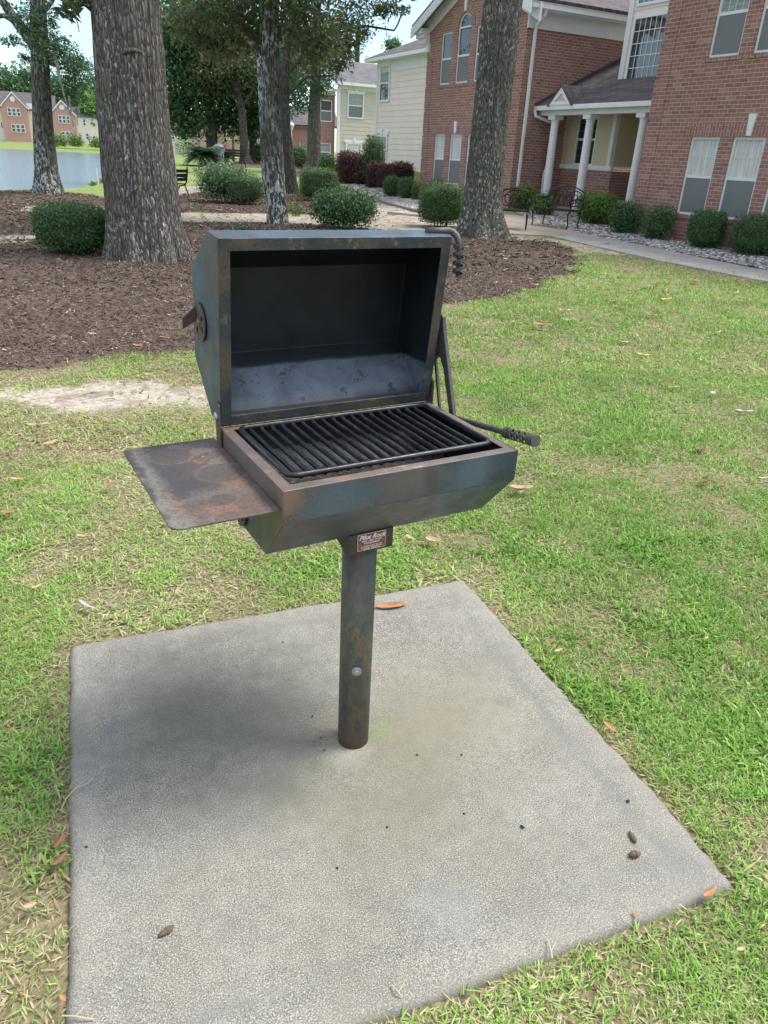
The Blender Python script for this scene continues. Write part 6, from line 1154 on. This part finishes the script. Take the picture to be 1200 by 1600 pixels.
LV = [
 (958, 477, 'orange', .1, 'orange leaf in the upper lawn, touching a brown leaf'), (950, 470, 'brown', .09, 'brown leaf in the upper lawn, touching an orange leaf'), (1040, 473, 'yellow', .11, 'yellow leaf in the upper right lawn, level with the touching orange and brown leaves'),
 (965, 485, 'tan', .09, 'tan leaf just below the touching orange and brown leaves'), (845, 514, 'orange', .14, 'long orange leaf in the lawn below the mulch curve'), (890, 506, 'tan', .1, 'tan leaf right of the long orange leaf, below the yellow leaf'), (800, 509, 'tan', .07, 'tan leaf left of the long orange leaf, nearest the lid'),
 (1018, 498, 'tan', .08, 'tan leaf in the upper lawn, right of centre, under the upper yellow leaf'), (974, 541, 'tan', .07, 'tan leaf just above and left of the long yellow leaf'), (906, 572, 'brown', .06, 'reddish brown leaf left of the long yellow leaf'), (877, 592, 'brown', .06, 'reddish brown leaf lying lower and left of another, mid lawn'),
 (1050, 613, 'tan', .07, 'tan leaf between the long yellow leaf and the pale blotchy leaf'), (1130, 533, 'brown', .06, 'brown leaf in the lawn at right, below a tan leaf'), (1050, 598, 'brown', .05, 'small brown leaf right above a tan leaf, mid right lawn'), (1121, 525, 'tan', .08, 'tan leaf in the lawn at right, above a brown leaf'), (1120, 576, 'pale', .04, 'tiny pale scrap in the right part of the lawn'),
 (1035, 495, 'yellow', .07, 'small yellow leaf right of a tan leaf in the upper lawn'), (953, 440, 'tan', .1, 'tan leaf in the thin brown grass, second row below the walkway'), (1010, 452, 'tan', .1, 'tan leaf below the brown dry patch by the walkway'), (1085, 445, 'brown', .09, 'brown leaf near the walkway, below the clipped shrubs'), (1150, 462, 'tan', .1, 'tan leaf near the walkway at the right frame edge'),
 (1040, 432, 'tan', .1, 'tan leaf in the brown dry patch, closest to the walkway'), (980, 428, 'brown', .12, 'large brown leaf in the dry patch before the walkway'), (900, 455, 'orange', .09, 'orange leaf on the lawn beside the tip of the mulch curve'), (835, 450, 'tan', .1, 'tan leaf on the mulch curve edge, left one of two'), (865, 440, 'orange', .1, 'orange leaf on the mulch curve edge'),
 (790, 404, 'tan', .12, 'tan leaf on the mulch below the lichen-flecked oak'), (812, 470, 'orange', .08, 'orange leaf where the mulch curve nears the lid'), (735, 410, 'orange', .1, 'orange leaf on the mulch next to the lid handle coil'), (686, 819, 'brown', .045, 'brown leaf in the grass right of the label plate'), (676, 856, 'tan', .06, 'tan leaf in the grass right of the post top'), (640, 852, 'tan', .04, 'small tan leaf in the grass beside the bracket'),
 (80, 702, 'tan', .06, 'tan leaf in the left lawn, above the shelf level'), (170, 770, 'orange', .05, 'orange leaf in the grass left of the side shelf'), (30, 760, 'tan', .06, 'tan leaf at the left frame edge, level with the shelf'), (60, 930, 'tan', .04, 'tan leaf in the grass left of the grey feather'), (300, 900, 'brown', .03, 'brown leaf in the grass below the side shelf'), (130, 850, 'tan', .04, 'tan leaf in the grass between shelf and feather'),
 (70, 1130, 'brown', .02, 'brown leaf in the grass left of the pad, upper part'), (1160, 930, 'yellow', .02, 'yellow scrap in the right lawn level with the far pad edge'), (1100, 1010, 'tan', .02, 'tan scrap in the right lawn level with the feather'), (1010, 1210, 'brown', .024, 'brown leaf in the grass along the right pad edge, upper one'), (1040, 1250, 'brown', .026, 'brown leaf in the grass along the right pad edge, lower one'),
 (900, 1000, 'brown', .035, 'brown leaf on the bare patch right of the pad, upper one'), (870, 1030, 'tan', .03, 'tan leaf on the bare patch right of the pad'), (1150, 1500, 'tan', .018, 'tan scrap in the near right corner grass'), (990, 1440, 'orange', .018, 'orange scrap in the grass before the front pad edge'), (830, 1560, 'tan', .018, 'tan scrap in the grass at the bottom frame edge')]
for (u, v, c_, L, lb) in LV: dleaf(u, v, L*(1.3 if v < 900 else 1), random.uniform(-1, 1), lb, c_, .4, 'small fallen leaves scattered about', w=random.uniform(.3, .5))
# droppings on the pad, twigs, seeds
def lump(u, v, L, r, yaw, label, seed):
    f = gp(u, v, 0); n = 18; k = 12; V = []; Fc = []
    for i in range(n+1):
        q = i/n; rr = r*(sin(pi*min(max(q, .02), .98))**.45)*(1+.35*(float(vn([q*6+seed], [1.], [0.])[0])-.5))*(1-.25*(abs(q-.5) < .05))
        for j in range(k): a = 2*pi*j/k; rz = rr*(1+.3*(float(vn([q*14+seed], [cos(a)*2+5], [sin(a)*2])[0])-.5)); V.append(((q-.5)*L, rz*cos(a), r*.8+rz*.85*sin(a)))
    for i in range(n):
        for j in range(k): Fc.append((i*k+j, i*k+(j+1) % k, (i+1)*k+(j+1) % k, (i+1)*k+j))
    Fc += [tuple(range(k)), tuple(range(n*k, (n+1)*k))]; m = MB(); m.add(V, Fc); o = m.build('dropping', plain('dropping', (.13, .095, .065), .95, 0, .45, 60, .6), smooth=True); o.location = (f.x, f.y, 0); o.rotation_euler = (0, 0, yaw); return tag(o, label, 'dropping')
lump(260, 1458, .034, .0075, .75, 'brown lumpy dropping alone on the near left of the pad', 1); lump(988, 1310, .035, .0065, 1.75, 'longer brown dropping on the pad near its right corner', 4); lump(991, 1338, .030, .009, .2, 'crumbly brown dropping on the pad below the longer one', 8)
M_SEED = plain('black_seed', (.012, .012, .014), .5)
for (u, v) in ((981, 1253), (816, 1293), (442, 1004), (605, 1293), (652, 1180), (721, 1180), (488, 1120), (507, 1173), (501, 1153), (527, 1357), (725, 1272), (135, 1324)):
    p = gp(u, v, 0); m = MB(); s_ = .0045 if u in (981, 816) else .0026; m.lathe([(s_*.4, 0), (s_, s_*.5), (s_*.5, s_*1.1)], n=8); o = m.build('seed', M_SEED); o.location = p+Vector((0, 0, .001)); o.scale = (1.5, 1, 1); o.rotation_euler = (0, 0, u); tag(o, {981: 'black seed on the pad just above the longer brown dropping', 816: 'larger black seed alone in the right middle of the pad', 135: 'black seed nearest the left edge of the pad', 442: 'black seed nearest the far edge of the pad, left of the post'}.get(u, 'tiny black speck scattered on the middle of the concrete pad'), 'seed', 'black seeds on the concrete pad')
M_TWIG = plain('straw', (.46, .38, .24), .8)
for (pl_, lb) in (([(102, 1252), (120, 1236), (135, 1228), (147, 1218)], 'thin forked straw twig crossing the left edge of the pad'), ([(98, 1590), (120, 1594), (148, 1596)], 'brown twig at the near left pad corner'), ([(612, 1542), (622, 1556), (628, 1560)], 'bent pale straw stalk on the front edge of the pad'), ([(855, 1470), (860, 1492), (862, 1500)], 'short straw stalk on the front right pad edge'), ([(640, 262), (641, 263)], None), ([(255, 612), (272, 600), (285, 592)], 'thin bare twig on the sandy strip left of the lid')):
    if not lb: continue
    m = MB(); P_ = [gp(*q, 0)+Vector((0, 0, .012 if i == 1 else .006)) for i, q in enumerate(pl_)]; o_ = P_[0].copy(); m.tube([q-o_ for q in P_], .0016, 5); m.tube([P_[1]-o_, P_[1]-o_+Vector((.012, .018, .004))], .001, 4); o = m.build('twig', M_TWIG); o.location = o_; tag(o, lb, 'twig')
